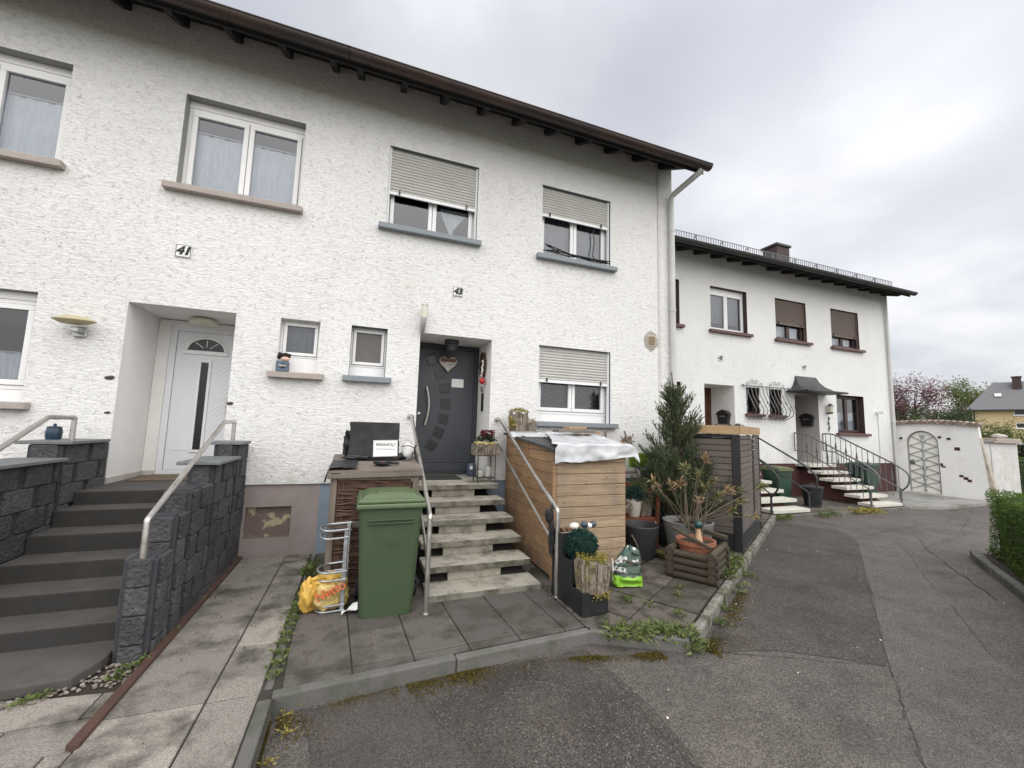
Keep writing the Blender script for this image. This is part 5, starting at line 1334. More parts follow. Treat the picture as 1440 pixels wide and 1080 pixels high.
ring_ = [(4.33, 5.15), (4.85, 5.15), (4.85, 5.69), (4.33, 5.69)]
b.box(4.33, 4.85, 5.15, 5.69, 1.052, 1.09); b.build('rim', mat('dark_blue_rim', (.03, .036, .05), .5), t, bevel=.01)
lm = MB()
for i in range(1500):
    x = U(4.26, 5.0); y = 5.72 + U(-.02, .06); leaf(lm, (x, y, 1.10), (U(-.12, .12), U(-.2, .2), 1), U(.16, .25), .012, up=(0, -1, .1), bend=.1)
lm.box(4.25, 5.02, 5.76, 5.80, 1.08, 1.27)
tag(lm.build('artificial_grass_strip', LIME, org=(4.6, 5.75, 1.1), recalc=False), 'bright lime green artificial grass strip standing behind the dark blue tub', 'grass strip')


# ---------------------------------------------------------------- conifer
def conifer(name, lab, c, H, seed, spread=1., lean=(0, 0), nb=120):
    """upright juniper: several leaders, each with fanned sprays of short needles"""
    r_ = random.Random(seed); t = thing(name, lab, 'tree', c)
    MB().lathe([(.15, 0), (.20, .32), (.19, .34), (0, .30)], c, 20).build('pot', BLACKP, t, smooth=40)
    tr = MB(); c = Vector(c); nd = MB()
    top = c + Vector((lean[0], lean[1], H))
    tr.tube([(c + Vector((0, 0, .25))).lerp(top, k / 8) for k in range(9)], [.028 * (1 - k / 9) + .004 for k in range(9)], 6)
    def spray(p, d, L, n):
        d = d.normalized()
        for k in range(n):
            q = p + d * L * (k / n); s = (d + Vector((r_.uniform(-1, 1), r_.uniform(-1, 1), r_.uniform(-.3, 1))) * .5).normalized()
            leaf(nd, q, s, r_.uniform(.045, .08), .014, up=(r_.uniform(-1, 1), r_.uniform(-1, 1), .4), bend=.1)
    for i in range(nb):
        f = r_.random() ** 1.15; z = .5 + f * (H - .75); a = r_.uniform(0, 2 * PI)
        L = (.20 + .58 * (1 - f) ** .6) * r_.uniform(.55, 1.1) * spread
        rise = .35 + 1.5 * f + r_.uniform(0, .5)
        d = Vector((math.cos(a), math.sin(a) * .8, rise)).normalized(); p0 = c.lerp(top, (z - .25) / H)
        pts = [p0 + d * L * k / 4 + Vector((0, 0, .08 * (k / 4) ** 2)) for k in range(5)]
        tr.tube(pts, [.007, .006, .005, .004, .002], 4)
        for k in range(12):
            u = .25 + .75 * k / 11; p = p0 + d * L * u; s = (d + Vector((r_.uniform(-1, 1), r_.uniform(-1, 1), r_.uniform(.1, 1.0))) * .7).normalized()
            spray(p, s, .16 * r_.uniform(.6, 1.3), 9)
    tr.build('branches', TRUNK, t, smooth=60)
    nd.build('needles', L_JUN, t, recalc=False)
    return t
conifer('conifer', 'bushy dark juniper rising behind the oleander against the house corner', (4.72, 5.12, 0), 2.62, 5, 1.05, (-.16, 0), 145)
conifer('conifer', 'lower dark juniper spreading in front of the lime green strip', (4.45, 5.05, 0), 1.62, 14, .95, (-.2, 0), 75)
conifer('conifer', 'low dark juniper in a pot filling the gap beside the slatted shed', (4.92, 4.98, 0), 1.55, 9, .9, (.12, 0), 70)

# ---------------------------------------------------------------- stone pot with oleander
t = thing('oleander', 'straggly half-dry oleander in a grey stone pot behind the log planter', 'potted plant', (4.25, 4.5, 0))
MB().lathe([(.22, 0), (.235, .02), (.315, .47), (.325, .50), (.30, .505), (.275, .46), (0, .43)], (4.25, 4.50, 0), 30).build('pot', STONEPOT, t, smooth=40)
MB().lathe([(.0, .455), (.285, .45)], (4.25, 4.5, 0), 20).blob((4.33, 4.45, .48), (.10, .07, .05), 2, .3, 2).build('soil', SOIL, t)
st = MB(); gl = MB(); dl = MB(); r_ = random.Random(21)
tips = [(3.52, 4.35, 1.06), (3.86, 4.2, 1.05), (4.12, 4.4, 1.22), (4.45, 4.35, 1.36), (4.0, 4.55, .98), (4.38, 4.30, .98), (4.52, 4.2, .88), (4.75, 4.25, .95), (5.0, 4.3, .90), (4.62, 4.10, .68), (4.85, 4.15, .78), (5.12, 4.05, 1.0), (4.55, 4.6, 1.12), (4.25, 4.25, .84), (3.72, 4.5, .95), (4.68, 4.45, 1.05), (4.92, 4.0, .62), (4.3, 4.6, 1.2)]
for i, tp in enumerate(tips):
    b0 = Vector((4.25 + r_.uniform(-.12, .12), 4.48 + r_.uniform(-.1, .08), .44)); tp = Vector(tp); m = b0.lerp(tp, .5) + Vector((r_.uniform(-.06, .06), r_.uniform(-.05, .05), .06))
    pts = [b0 * (1 - k) ** 2 + m * 2 * k * (1 - k) + tp * k * k for k in [q / 7 for q in range(8)]]
    st.tube(pts, [.010 - .0009 * q for q in range(8)], 6)
    dry = r_.random() < .4; tgt = dl if dry else gl; d0 = (pts[-1] - pts[-3]).normalized()
    for k in range(25):
        back = r_.uniform(0, .11); p = tp - d0 * back; s = (d0 * r_.uniform(.1, 1.1) + Vector((r_.uniform(-1, 1), r_.uniform(-1, 1), r_.uniform(-.5, .9)))).normalized()
        leaf(tgt if r_.random() < .75 else (gl if dry else dl), p, s, r_.uniform(.08, .135), r_.uniform(.019, .029), bend=.3)
st.build('stems', BRANCH, t, smooth=60); gl.build('green_leaves', L_OLE, t, recalc=False); dl.build('dry_leaves', L_DRY, t, recalc=False)

# ---------------------------------------------------------------- log planter
t = thing('log_planter', 'square planter of stacked mossy half-logs at the diagonal kerb', 'planter', (3.9, 3.98, 0))
ang = 31; cx, cy = 3.905, 3.985; T = rotT((cx, cy, 0), ang - 0); hx, hy = .315, .255
for sx in (-1, 1):
    b = MB(T)
    for k in range(4): b.tube([(cx + sx * (hx - .03), cy - hy - .03, .045 + k * .078), (cx + sx * (hx - .03), cy + hy + .03, .045 + k * .078)], .042, 10)
    b.build('log_side', LOGWOOD, t, smooth=50)
    b = MB(T)
    for k in range(4): b.tube([(cx - hx - .03, cy + sx * (hy - .03), .085 + k * .078), (cx + hx + .03, cy + sx * (hy - .03), .085 + k * .078)], .042, 10)
    b.build('log_side', LOGWOOD, t, smooth=50)
b = MB(T)
b.bar((cx + hx - .05, cy - hy - .02, .42), (cx + hx - .03, cy + hy, .50), .07, .05); b.bar((cx - hx + .02, cy - hy + .04, .40), (cx - hx + .2, cy + hy, .52), .05, .03)
b.build('loose_log', LOGWOOD, t, bevel=.01)
t = thing('flower_pot', 'wide terracotta pot with bare stems set inside the log planter', 'flower pot', (3.9, 4.0, .1))
MB().lathe([(.15, .08), (.20, .36), (.225, .365), (.225, .41), (.205, .41), (.19, .37), (0, .36)], (3.88, 3.99, 0), 30).build('pot', TERRA, t, smooth=40)
MB().lathe([(.0, .38), (.195, .375)], (3.88, 3.99, 0), 20).build('soil', SOIL, t)
b = MB()
for i in range(7):
    a = U(0, 6.28); b.tube([(3.9 + .06 * math.cos(a), 4.02 + .05 * math.sin(a), .37), (3.95 + .10 * math.cos(a), 4.04 + .09 * math.sin(a), .62), (4.0 + .2 * math.cos(a) * U(.4, 1), 4.08 + .12 * math.sin(a), U(.8, .98))], [.008, .006, .004], 6)
b.build('stems', BRANCH, t, smooth=60)
t = thing('cone_ornament', 'wooden cone with a dark green ball on top in the terracotta pot', 'ornament', (3.80, 3.86, .37))
MB().lathe([(.055, .375), (.05, .39), (.022, .565), (.02, .57)], (3.80, 3.86, 0), 18).build('cone', mat('turned_pale_wood', (.42, .27, .15), .5), t, smooth=40)
MB().blob((3.80, 3.86, .61), .048, 3, .02).build('ball', mat('dark_green_glaze', (.01, .05, .045), .3), t, smooth=80)

# ---------------------------------------------------------------- slatted bin shed
t = thing('bin_shed', 'dark slatted bin shed with raw pine roof edge standing along the diagonal kerb', 'shed', (5.22, 4.5, 0))
ang = 32.0; O = Vector((5.22, 4.50, 0)); T = Matrix.Translation(O) @ Matrix.Rotation(math.radians(ang), 4, 'Z')
L1, L2, L3, W = 1.22, 1.46, 2.05, .85   # along the kerb: panel, gap end, far panel; depth
def slats(a, b, z0, z1, y0, y1, nm='slat_panel'):
    s = MB(T); z = z0
    while z < z1 - .03:
        s.box(a, b, y0, y1, z, min(z + .083, z1)); z += .091
    s.build(nm, SLATS, t, bevel=.005)
slats(.05, L1, .24, 1.66, .0, .028); slats(L2 + .0, L3, .24, 1.66, .0, .028)
for xa in (0, L3 - .028, L2):
    s = MB(T); z = .24
    while z < 1.6: s.box(xa, xa + .028, .10 if xa != L2 else .03, W - .02, z, z + .083); z += .091
    s.build('slat_panel', SLATS, t, bevel=.005)
for q in ((-.012, .048, -.012, .095), (-.01, .03, W - .02, W + .06), (L3, L3 + .05, -.01, .05), (L3, L3 + .05, W, W + .05), (L1 + .002, L1 + .03, .03, .08)): MB(T).box(*q, 0, 1.67).build('corner_post', BLACKWOOD, t, bevel=.004)
MB(T).box(L1 - .05, L2 + .1, .35, .37, .005, 1.66).build('gap_shade_board', BLACKWOOD, t)  # added black board inside, so the gap between the panels reads as shade
s = MB(T).box(.05, L3, .004, .03, .005, .232).box(.004, .03, .1, W - .02, .005, .232).box(.03, L3, W, W + .02, .0, 1.66).box(.0, .028, .10, W - .02, 1.62, 1.672)
s.build('base_board', BLACKWOOD, t, bevel=.004)
s = MB(T).box(-.03, L3 + .04, -.03, -.008, 1.676, 1.80).box(-.03, -.008, -.007, W + .06, 1.676, 1.80).box(L3 + .018, L3 + .04, -.007, W + .06, 1.676, 1.80)
s.build('fascia', PALEWOOD, t, bevel=.004)
MB(T).box(-.007, L3 + .017, -.007, W + .06, 1.70, 1.806).build('roof_deck', FELT, t)
for x, y, r in ((-.0, .02, .03), (.06, .0, .025), (-.01, .12, .025), (.02, .3, .02), (.5, .02, .015)): MB(T).blob((x, y, 1.815), (r, r, r * .7), 2, .3, 3, seed=x).build('felt_clump', FELT, t, smooth=60)

# ---------------------------------------------------------------- gate wall on the right
A = Vector((16.68, 8.40, 0)); B = Vector((17.02, 6.56, 0)); dw = (B - A); Lw = dw.length; dw.normalize(); nw = Vector((dw.y, -dw.x, 0))  # nw towards camera (-X)
if nw.x > 0: nw = -nw
def W_(s, z, o=0): p = A + dw * s + nw * o; return (p.x, p.y, z)
t = thing('garden_wall', 'white painted brick wall with clay tile coping and arched gate opening at the far house corner', 'wall', (16.8, 7.5, 0))
gs0, gs1, gzs = .28, 1.02, 1.55
def topz(s): return 2.16 + .06 * math.sin(PI * min(1, s / Lw)) - .04 * s / Lw
pts = [W_(0, -.15), W_(gs0, -.15), W_(gs0, gzs)]
ga = (gs1 - gs0) / 2; gc = (gs0 + gs1) / 2
arch = [(gc - ga * math.cos(a), gzs + .40 * math.sin(a)) for a in [PI * i / 14 for i in range(15)]]
poly = [(0, -.15), (gs0, -.15)] + arch + [(gs1, -.15), (Lw + .16, -.15), (Lw, topz(Lw))] + [(Lw * (1 - i / 8), topz(Lw * (1 - i / 8))) for i in range(1, 9)]
WB = NT('white_painted_brick'); bt = WB.n('ShaderNodeTexBrick'); mp = WB.mapv((1, 1, 1), (0, 0, 0))
cmb = WB.n('ShaderNodeCombineXYZ'); sx_ = WB.sepxyz(); WB.l(sx_[1], cmb.inputs[0]); WB.l(sx_[2], cmb.inputs[1]); WB.l(cmb.outputs[0], bt.inputs['Vector'])
bt.inputs['Scale'].default_value = 1; bt.inputs['Brick Width'].default_value = .25; bt.inputs['Row Height'].default_value = .083; bt.inputs['Mortar Size'].default_value = .008; bt.inputs['Color1'].default_value = bt.inputs['Color2'].default_value = (1, 1, 1, 1); bt.inputs['Mortar'].default_value = (0, 0, 0, 1)
colw = WB.mix(WB.rng(WB.noise(WB.pos, 2, 6, .65), .5, .75, 0, .5), (.74, .735, .72), (.52, .50, .45))
hw_ = WB.math('ADD', bt.outputs['Color'], WB.math('MULTIPLY', WB.noise(WB.pos, 24, 4), .6))
WHITEBRICK = WB.bsdf(colw, .85, 0, WB.bump(hw_, .6, .012))
MB().prism([W_(s, z) for s, z in poly], tuple(-nw * .24)).build('brickwork', WHITEBRICK, t, recalc=True)
tl = MB()
for i in range(15):
    s = .03 + i * (Lw - .02) / 14; z = topz(s) + .012
    for o0, o1, r in ((.10, -.34, .062),):
        pa = Vector(W_(s, z + .012, o0)); pb = Vector(W_(s, z + .05, o1))
        tl.tube([pa, pa.lerp(pb, .5), pb], [r, r * .96, r * .92], 10)
tl.build('tile_coping', TILECAP, t, smooth=50)
bk = MB()
for s, z, w, h in ((1.42, 1.42, .12, .10), (1.46, .62, .09, .07), (1.55, .56, .10, .08), (1.62, .50, .09, .08), (1.06, .92, .06, .09), (1.10, .86, .09, .05)):
    bk.prism([W_(s - w / 2, z - h / 2, -.05), W_(s + w / 2, z - h / 2, -.05), W_(s + w / 2, z + h / 2, -.05), W_(s - w / 2, z + h / 2, -.05)], tuple(nw * .054))
bk.build('bare_brick', BRICK, t)
bk = MB()
for s, z, w in ((1.26, 1.72, .055), (1.06, 1.76, .05), (.16, 1.70, .05)): bk.blob(W_(s, z, .02), (.02, w, w * .7), 2, .15)
bk.build('wall_fitting', IRON, t, smooth=60)
bt_ = MB().prism([W_(Lw + .16, -.15, -.005), W_(Lw + .30, -.15, -.005), W_(Lw + .03, 1.75, -.005), W_(Lw - .0, 1.9, -.005)], tuple(-nw * .26))
bt_.build('sloping_edge', mat('stained_wall_edge', (.40, .36, .30), .9, v=.3, vs=6, bump=.4), t)
t = thing('garden_gate', 'cream arched metal gate with crossed bars and a crowned centre post', 'gate', W_(gc, 0))
MB().prism([W_(gs0 + .012, .03, -.10)] + [W_(gc + (s - gc) * .97, z - .012, -.10) for s, z in arch] + [W_(gs1 - .012, .03, -.10)], tuple(-nw * .03)).build('panel', WHITEGATE, t)
gb = MB(); fr = [W_(gs0 + .02, .03, -.085)] + [W_(gc + (s - gc) * .95, z - .02, -.085) for s, z in arch] + [W_(gs1 - .02, .03, -.085)]
gb.tube(fr, .02, 8); gb.build('frame', GATEBAR, t, smooth=40)
gb = MB()
for k in range(6):
    z = .10 + k * .27; top = k == 5
    for sgn in (-1, 1): gb.bar(W_(gc, z + .16, -.085), W_(gc + sgn * ga * (.92 if k < 5 else .88), z + .01, -.085), .018, .018); gb.bar(W_(gc, z + .16, -.085), W_(gc + sgn * ga * (.92 if k < 5 else .80), z + .29 if k < 5 else z + .34, -.085), .018, .018)
gb.build('cross_bars', GATEBAR, t)
gb = MB().tube([W_(gc, .05, -.075), W_(gc, 1.70, -.075)], .022, 8)
for z in (.12, .45, .75, 1.05, 1.35, 1.62): gb.blob(W_(gc, z, -.075), (.03, .045, .05), 2, .1)
for dz in (-.06, 0, .06): gb.bar(W_(gc, 1.66, -.075), W_(gc + dz, 1.82, -.075), .02, .02)
gb.build('centre_post', GALV, t, smooth=40)
MB().blob(W_(gs0 + .10, .95, -.07), (.03, .07, .08), 2, .05).build('lock_plate', IRON_G, t, smooth=60)
MB().prism([W_(gs0 - .04, -.03, .06), W_(gs1 + .02, -.03, .06), W_(gs1 + .02, .028, .06), W_(gs0 - .04, .028, .06)], tuple(-nw * .30)).build('threshold', mat('pale_stone_threshold', (.5, .48, .42), .8), t)
t = thing('garden_wall', 'low white rendered wall with stone slabs on top, right of the gate wall', 'wall', (18.3, 6.9, 0))
MB().box(17.20, 18.1, 6.75, 7.0, -.15, 1.63).box(18.1, 19.65, 6.72, 7.02, -.15, 1.63).build('render', stucco('white_garden_wall_render', (.66, .655, .64), .3, .9), t)
MB().box(17.18, 18.15, 6.68, 7.07, 1.634, 1.70).build('cap_stone', CAPST, t, bevel=.012); MB().box(18.1, 19.72, 6.62, 7.10, 1.634, 1.69).box(18.25, 19.7, 6.64, 7.08, 1.694, 1.78).build('cap_slab', mat('warm_cap_slab', (.36, .31, .26), .8, v=.2, vs=7), t, bevel=.012)
for x, r, z, lab in ((17.75, .10, 1.70, 'rounded pale stone on the left half of the low white wall'), (18.95, .14, 1.78, 'flat pinkish stone on the right slabs of the low white wall'), (19.25, .10, 1.80, 'grey stone at the right end of the low white wall')):
    tag(MB().blob((x, 6.86, z + r * .45), (r * 1.2, r, r * .6), 3, .15, 2, seed=x).build('stone', mat('field_stone', (.42, .39, .35), .9, v=.2, vs=14), org=(x, 6.86, z), smooth=60), lab, 'stone', 'stones on the low wall')


# ---------------------------------------------------------------- hedges, weeds
def hedge(lab, P0, P1, w, h, n, z0=-.05, mtl=L_HEDGE, ls=.035, group='clipped hedges'):
    P0 = Vector((*P0, 0)); P1 = Vector((*P1, 0)); u = (P1 - P0); L = u.length; u.normalize(); s = Vector((u.y, -u.x, 0)) * math.copysign(1, w); w = abs(w)
    t = thing('hedge', lab, 'hedge', (P0.x, P0.y, z0), group)
    def P(a, b, z): q = P0 + u * a + s * b; return Vector((q.x, q.y, z0 + z))
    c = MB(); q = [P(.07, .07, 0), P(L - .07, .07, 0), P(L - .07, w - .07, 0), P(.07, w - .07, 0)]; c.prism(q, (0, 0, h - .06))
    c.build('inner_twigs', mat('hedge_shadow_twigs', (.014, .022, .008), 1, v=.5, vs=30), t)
    lm = MB(); A1, A2, A3 = L * h, L * w, w * h; tot = 2 * A1 + A2 + 2 * A3
    for i in range(n):
        r = U(0, tot); dpt = abs(rnd.gauss(0, .035)) - .02
        if r < 2 * A1: b = dpt if r < A1 else w - dpt; p = P(U(0, L), b, U(0, h)); nn = -s if r < A1 else s
        elif r < 2 * A1 + A2: p = P(U(0, L), U(0, w), h - dpt); nn = Vector((0, 0, 1))
        else: e = r < 2 * A1 + A2 + A3; p = P(dpt if e else L - dpt, U(0, w), U(0, h)); nn = -u if e else u
        p += Vector((noise.noise(p * 2.2), noise.noise(p * 2.2 + Vector((9, 0, 0))), noise.noise(p * 2 + Vector((0, 7, 0))))) * .035
        leaf(lm, p, nn * .8 + rdir() * 1.0, ls * U(.7, 1.3), ls * .55)
    lm.build('leaves', mtl, t, recalc=False)
    return t
HP0 = (9.50, 3.62); hd_ = Vector((-1.30, -.72, 0)).normalized()
hedge('clipped bright green box hedge by the road at the right picture edge', (9.30, 3.545), (9.30 + hd_.x * 6, 3.545 + hd_.y * 6), -1.0, .955, 42000, ls=.026)
hedge('second clipped hedge glimpsed between the low white wall and the parked car', (22.0, 8.4), (30, 5.2), .9, 1.18, 5000, -.1, L_HEDGE, .07)
# ivy ground cover between hedge and kerb
def scatter(name, m, fn, n, L=(.03, .05), w=.6, kind='stuff'):
    lm = MB()
    for i in range(n):
        p, d, k = fn(i); l = U(*L) * k; leaf(lm, p, d, l, l * w)
    o = lm.build(name, m, recalc=False); o['kind'] = kind; return o
sheet('hedge_bed', [(9.0, 3.55), (3.6, .20), (5.0, -1.6), (10.2, 1.6), (10.0, 3.0)], -.02, SOIL)
def ivy(i):
    a = U(-.1, 6.0); b = U(.02, .5); p = Vector((9.02, 3.50, -.01)) + Vector((-.84, -.54, 0)) * a + Vector((.48, -.87, 0)) * b; p.z += U(0, .07); return p, rdir(.1), U(.7, 1.2)
scatter('ivy_ground_cover', leafmat('ivy_leaf', (.05, .085, .025), (.20, .24, .09), 9), ivy, 5200, (.03, .05), .8)


def weed(lab, pts, n, hgt, m=L_WEED, L=(.05, .10), w=.22, solo=False, z=0, nm='weeds'):
    cx = sum(p[0] for p in pts) / len(pts); cy = sum(p[1] for p in pts) / len(pts)
    lm = MB()
    for i in range(n):
        c = rnd.choice(pts); a = U(0, 2 * PI); r = abs(rnd.gauss(0, c[2])); tilt = U(.15, 1.5)
        p = (c[0] + r * math.cos(a), c[1] + r * math.sin(a), z + U(0, hgt * .5)); k = U(*L)
        leaf(lm, p, (math.cos(a) * tilt, math.sin(a) * tilt, U(.25, 1)), k, k * w * U(.7, 1.6), bend=.5)
    o = lm.build(nm, m, org=(cx, cy, z), recalc=False)
    return tag(o, lab, 'weeds') if solo else tag(o, kind='stuff')
weed('large clump of dandelion-like weeds growing over the kerb corner below the planter box', [(2.12, 3.08, .06), (2.25, 3.06, .07), (2.38, 3.02, .07), (2.5, 2.98, .06), (2.6, 2.95, .06), (2.68, 2.86, .05)], 600, .13, L=(.05, .13), w=.15, z=-.06, solo=True)
weed('grass tuft at the sharp kerb corner right of the large weed clump', [(2.76, 2.80, .03), (2.66, 2.78, .03)], 90, .1, L=(.05, .12), w=.12, z=-.1)
weed('straggling green weeds in the joint between slab path and terrace', [(-.43, 3.25 + k * .14, .03) for k in range(12)], 420, .03, L=(.02, .045), w=.4)
weed('yellowish small weed at the end of the path kerb beside the mossy asphalt', [(-.31, 2.95, .03), (-.28, 2.8, .03), (-.34, 2.6, .02)], 90, .05, L_SEDUM, L=(.015, .04), z=-.1)
weed('green weeds in the corner of the black box beside the wicker storage box', [(-.40, 5.0, .03), (-.36, 5.2, .05)], 110, .25, L=(.04, .08), w=.35)
weed('fresh weeds along the rusty bar beside the split-block wall', [(-1.275, 3.7 + k * .2, .02) for k in range(9)], 190, .04, L=(.02, .045), w=.4)
weed('weeds on the diagonal kerb beside the log planter', [(4.15, 3.80, .06), (4.35, 3.95, .07), (4.55, 4.05, .05), (4.75, 4.2, .05)], 260, .1, L=(.05, .11), w=.2, z=0)
weed('low weeds on the road side of the diagonal kerb', [(4.3, 3.72, .05), (4.1, 3.60, .04), (3.6, 3.3, .03), (3.3, 3.1, .03), (4.7, 3.98, .05)], 170, .05, L=(.03, .07), w=.3, z=-.1)
weed('small weed rosettes between the flagstones near the soil bag', [(3.2, 3.55, .04), (3.35, 3.7, .03), (2.9, 3.2, .03), (2.75, 3.45, .03), (2.62, 3.6, .03)], 150, .03, L=(.02, .05), w=.4)
weed('green weeds at the foot of the far stairs by the dark slatted shed', [(8.4, 6.3, .10), (8.7, 6.35, .06), (9.75, 6.3, .1), (10.2, 6.35, .12)], 260, .1, L=(.05, .10), w=.3, z=-.08)
weed('yellow-green weeds at the foot of the canopy steps', [(11.3, 6.38, .12), (11.6, 6.36, .12), (11.0, 6.4, .1)], 260, .1, L_SEDUM, L=(.05, .09), w=.4, z=-.08)
weed('small weeds beside the gravel strip below the dark steps', [(-1.72, 3.38, .03), (-1.66, 3.42, .02), (-1.32, 3.62, .03), (-1.36, 3.5, .02)], 110, .04, L=(.02, .05), w=.4)
def moss(i):
    sg = rnd.choice([((-.34, 2.98), (.36, 3.06), .10), ((.42, 3.06), (1.3, 3.12), .07), ((1.3, 3.10), (2.4, 2.86), .05), ((2.8, 2.80), (4.2, 3.68), .07), ((-.38, 2.95), (-.36, 2.0), .08), ((-.36, 2.0), (-.37, 1.2), .06)])
    t_ = U(0, 1); x = sg[0][0] + (sg[1][0] - sg[0][0]) * t_; y = sg[0][1] + (sg[1][1] - sg[0][1]) * t_ - abs(rnd.gauss(0, sg[2]))
    k = noise.noise((x * 3, y * 3, 0)); 
    return Vector((x, y, -.097)), rdir(.2), max(.25, .7 + k * 1.3)
scatter('moss', L_MOSS, moss, 15000, (.008, .018), .8)
def litter(i):
    x, y = U(-.3, 9), U(.8, 5.2); return Vector((x, y, -.094)), Vector((U(-1, 1), U(-1, 1), .05)), U(.6, 1.3)
def debris(i):
    k = rnd.random()
    if k < .55: x, y = U(2.0, 5.0), U(2.95, 5.6)
    elif k < .8: x, y = U(-.35, 2.0), U(3.3, 4.1)
    else: x, y = U(-1.2, -.5), U(2.6, 5.9)
    if y < 3.3 + (x - 2.68) * .63 - .4 and x > 2.6: y = 3.3 + (x - 2.68) * .63 + .2
    return Vector((x, y, .012)), Vector((U(-1, 1), U(-1, 1), .12)), U(.5, 1.2)
scatter('dead_leaf_litter', leafmat('dead_leaf', (.05, .035, .018), (.17, .12, .06), 20), debris, 420, (.012, .032), .5)
scatter('fallen_petals', mat('pale_fallen_petals', (.55, .5, .42), .9, v=.3), litter, 70, (.012, .03), .6)


# ---------------------------------------------------------------- background
def tree(name, lab, c, h, r, n, m, seed, ls=.35, trunk=.22, squash=.8, gaps=.5, group='trees beyond the gate wall', low=.25):
    r_ = random.Random(seed); c = Vector(c); t = thing(name, lab, 'tree', c, group)
    tb = MB(); tips = []
    tb.tube([c, c + Vector((.1, 0, h * .3)), c + Vector((0, .1, h * .6)), c + Vector((.15, 0, h * .85))], [trunk, trunk * .8, trunk * .45, trunk * .12], 8)
    for i in range(26):
        a = r_.uniform(0, 2 * PI); z0 = h * r_.uniform(low, .62); rr = r * r_.uniform(.5, 1.0); p0 = c + Vector((0, 0, z0)); z1 = min(h * .97, z0 + h * r_.uniform(.1, .42))
        tp = c + Vector((math.cos(a) * rr, math.sin(a) * rr, z1)); mid = p0.lerp(tp, .5) + Vector((0, 0, -.05 * h)); tb.tube([p0, mid, tp], [trunk * .35, trunk * .2, trunk * .06], 5)
        tips += [tp, p0.lerp(tp, .7), mid.lerp(tp, .3)]
        for k in range(3):
            q = mid.lerp(tp, r_.uniform(.2, .9)); e = q + Vector((r_.uniform(-1, 1), r_.uniform(-1, 1), r_.uniform(-.1, .8))) * r * .35; tb.tube([q, e], [trunk * .09, trunk * .03], 4); tips.append(e)
    tb.build('trunk', TRUNK, t, smooth=60)
    lm = MB()
    for i in range(n):
        p = r_.choice(tips); o = Vector((r_.gauss(0, 1), r_.gauss(0, 1), r_.gauss(0, .8))) * r * .17 * (1 - gaps * .4); q = p + o
        leaf(lm, q, Vector((r_.uniform(-1, 1), r_.uniform(-1, 1), r_.uniform(-.6, .8))), ls * r_.uniform(.6, 1.3), ls * .6)
    lm.build('crown', m, t, recalc=False)
    return t
tree('plum_tree', 'purple-leaved blossom tree behind the corner of the far house', (56.9, 26.6, -.1), 8.5, 2.9, 5200, L_PINK, 3, .18, .16, group=None)
tree('plum_tree', 'smaller purple-leaved tree partly hidden by the far house edge', (55.0, 27.9, -.1), 8.2, 2.2, 3200, L_PINK, 8, .18, .16, group=None)
tree('broadleaf_tree', 'tall pale green spring tree left of the yellow house', (110.0, 42.2, -.1), 13.6, 5.0, 9000, L_TREE, 4, .36, .3)
tree('broadleaf_tree', 'pale green spring tree overlapping the roof of the yellow house', (116.0, 40.8, -.1), 12.8, 4.2, 5500, L_TREE, 6, .36, .3)
for k, (x, y, h, r, lab) in enumerate(((40.2, 19.2, 4.3, 1.6, 'dark evergreen shrub just above the left part of the tile coping'), (42.2, 18.5, 4.15, 1.7, 'rounded dark evergreen shrub above the middle of the tile coping'), (43.8, 17.9, 3.95, 1.5, 'dark evergreen shrub above the right end of the tile coping'), (34.3, 16.2, 3.45, 1.0, 'bright leafy shrub right beside the far house corner'), (74.5, 31.2, 6.4, 2.2, 'broad dark evergreen shrub left of the yellow house'))):
    tree('evergreen_shrub', lab, (x, y, -.1), h, r, 3800, L_DARK if k != 3 else L_BUSH, 30 + k, .15, .10, gaps=.2, group='shrubs beyond the gate wall', low=.05)
for k, (x, y, h, r, lab) in enumerate(((30.7, 12.2, 2.6, .75, 'bright green rose bush directly behind the gate wall end'), (31.7, 11.8, 2.95, .95, 'tall leafy rose bush behind the low white wall'), (32.8, 11.5, 2.65, .8, 'loose green bush right of the tall rose bush'))):
    tree('rose_bush', lab, (x, y, -.1), h, r, 2600, L_BUSH, 50 + k, .10, .05, gaps=.1, group='bushes behind the low wall', low=.05)
# yellow house
t = thing('detached_house', 'pale yellow house with grey hipped roof and dark chimney far behind the bushes', 'house', (97, 37, 0))
hx0 = Vector((92.6, 36.2, 0)); hdir = Vector((.36, -.93, 0)).normalized(); hn = Vector((-hdir.y, hdir.x, 0))
if hn.x < 0: hn = -hn
Th = Matrix((( hdir.x, hn.x, 0, hx0.x), (hdir.y, hn.y, 0, hx0.y), (0, 0, 1, 0), (0, 0, 0, 1)))
MB(Th).box(0, 14, 0, 9, -.2, 6.65).build('wall', YELLOWWALL, t)
p = MB(Th).add([(-.7, -.7, 6.55), (14.7, -.7, 6.55), (14.7, 9.7, 6.55), (-.7, 9.7, 6.55), (2.6, 4.5, 11.3), (11, 4.5, 11.3)], [(0, 1, 5, 4), (1, 2, 5), (2, 3, 4, 5), (3, 0, 4), (3, 2, 1, 0)])
ry = p.build('roof', mat('slate_grey_roof', (.15, .15, .155), .8, v=.15, vs=1.5), t)
MB(Th).box(-.8, 14.8, -.85, -.7, 6.45, 6.62).build('gutter', DARKZINC, ry)
MB(Th).box(4.6, 5.5, 3.0, 3.9, 9.2, 11.9).build('chimney', CHB, ry); MB(Th).box(4.5, 5.6, 2.9, 4.0, 11.9, 12.05).build('chimney_cap', DARKZINC, ry)
MB(Th).prism([(2.6, 1.6, 8.75), (3.3, 1.6, 8.75), (3.3, 2.1, 9.2), (2.6, 2.1, 9.2)], (0, -.1, .12)).build('skylight', PLAQUE, ry)
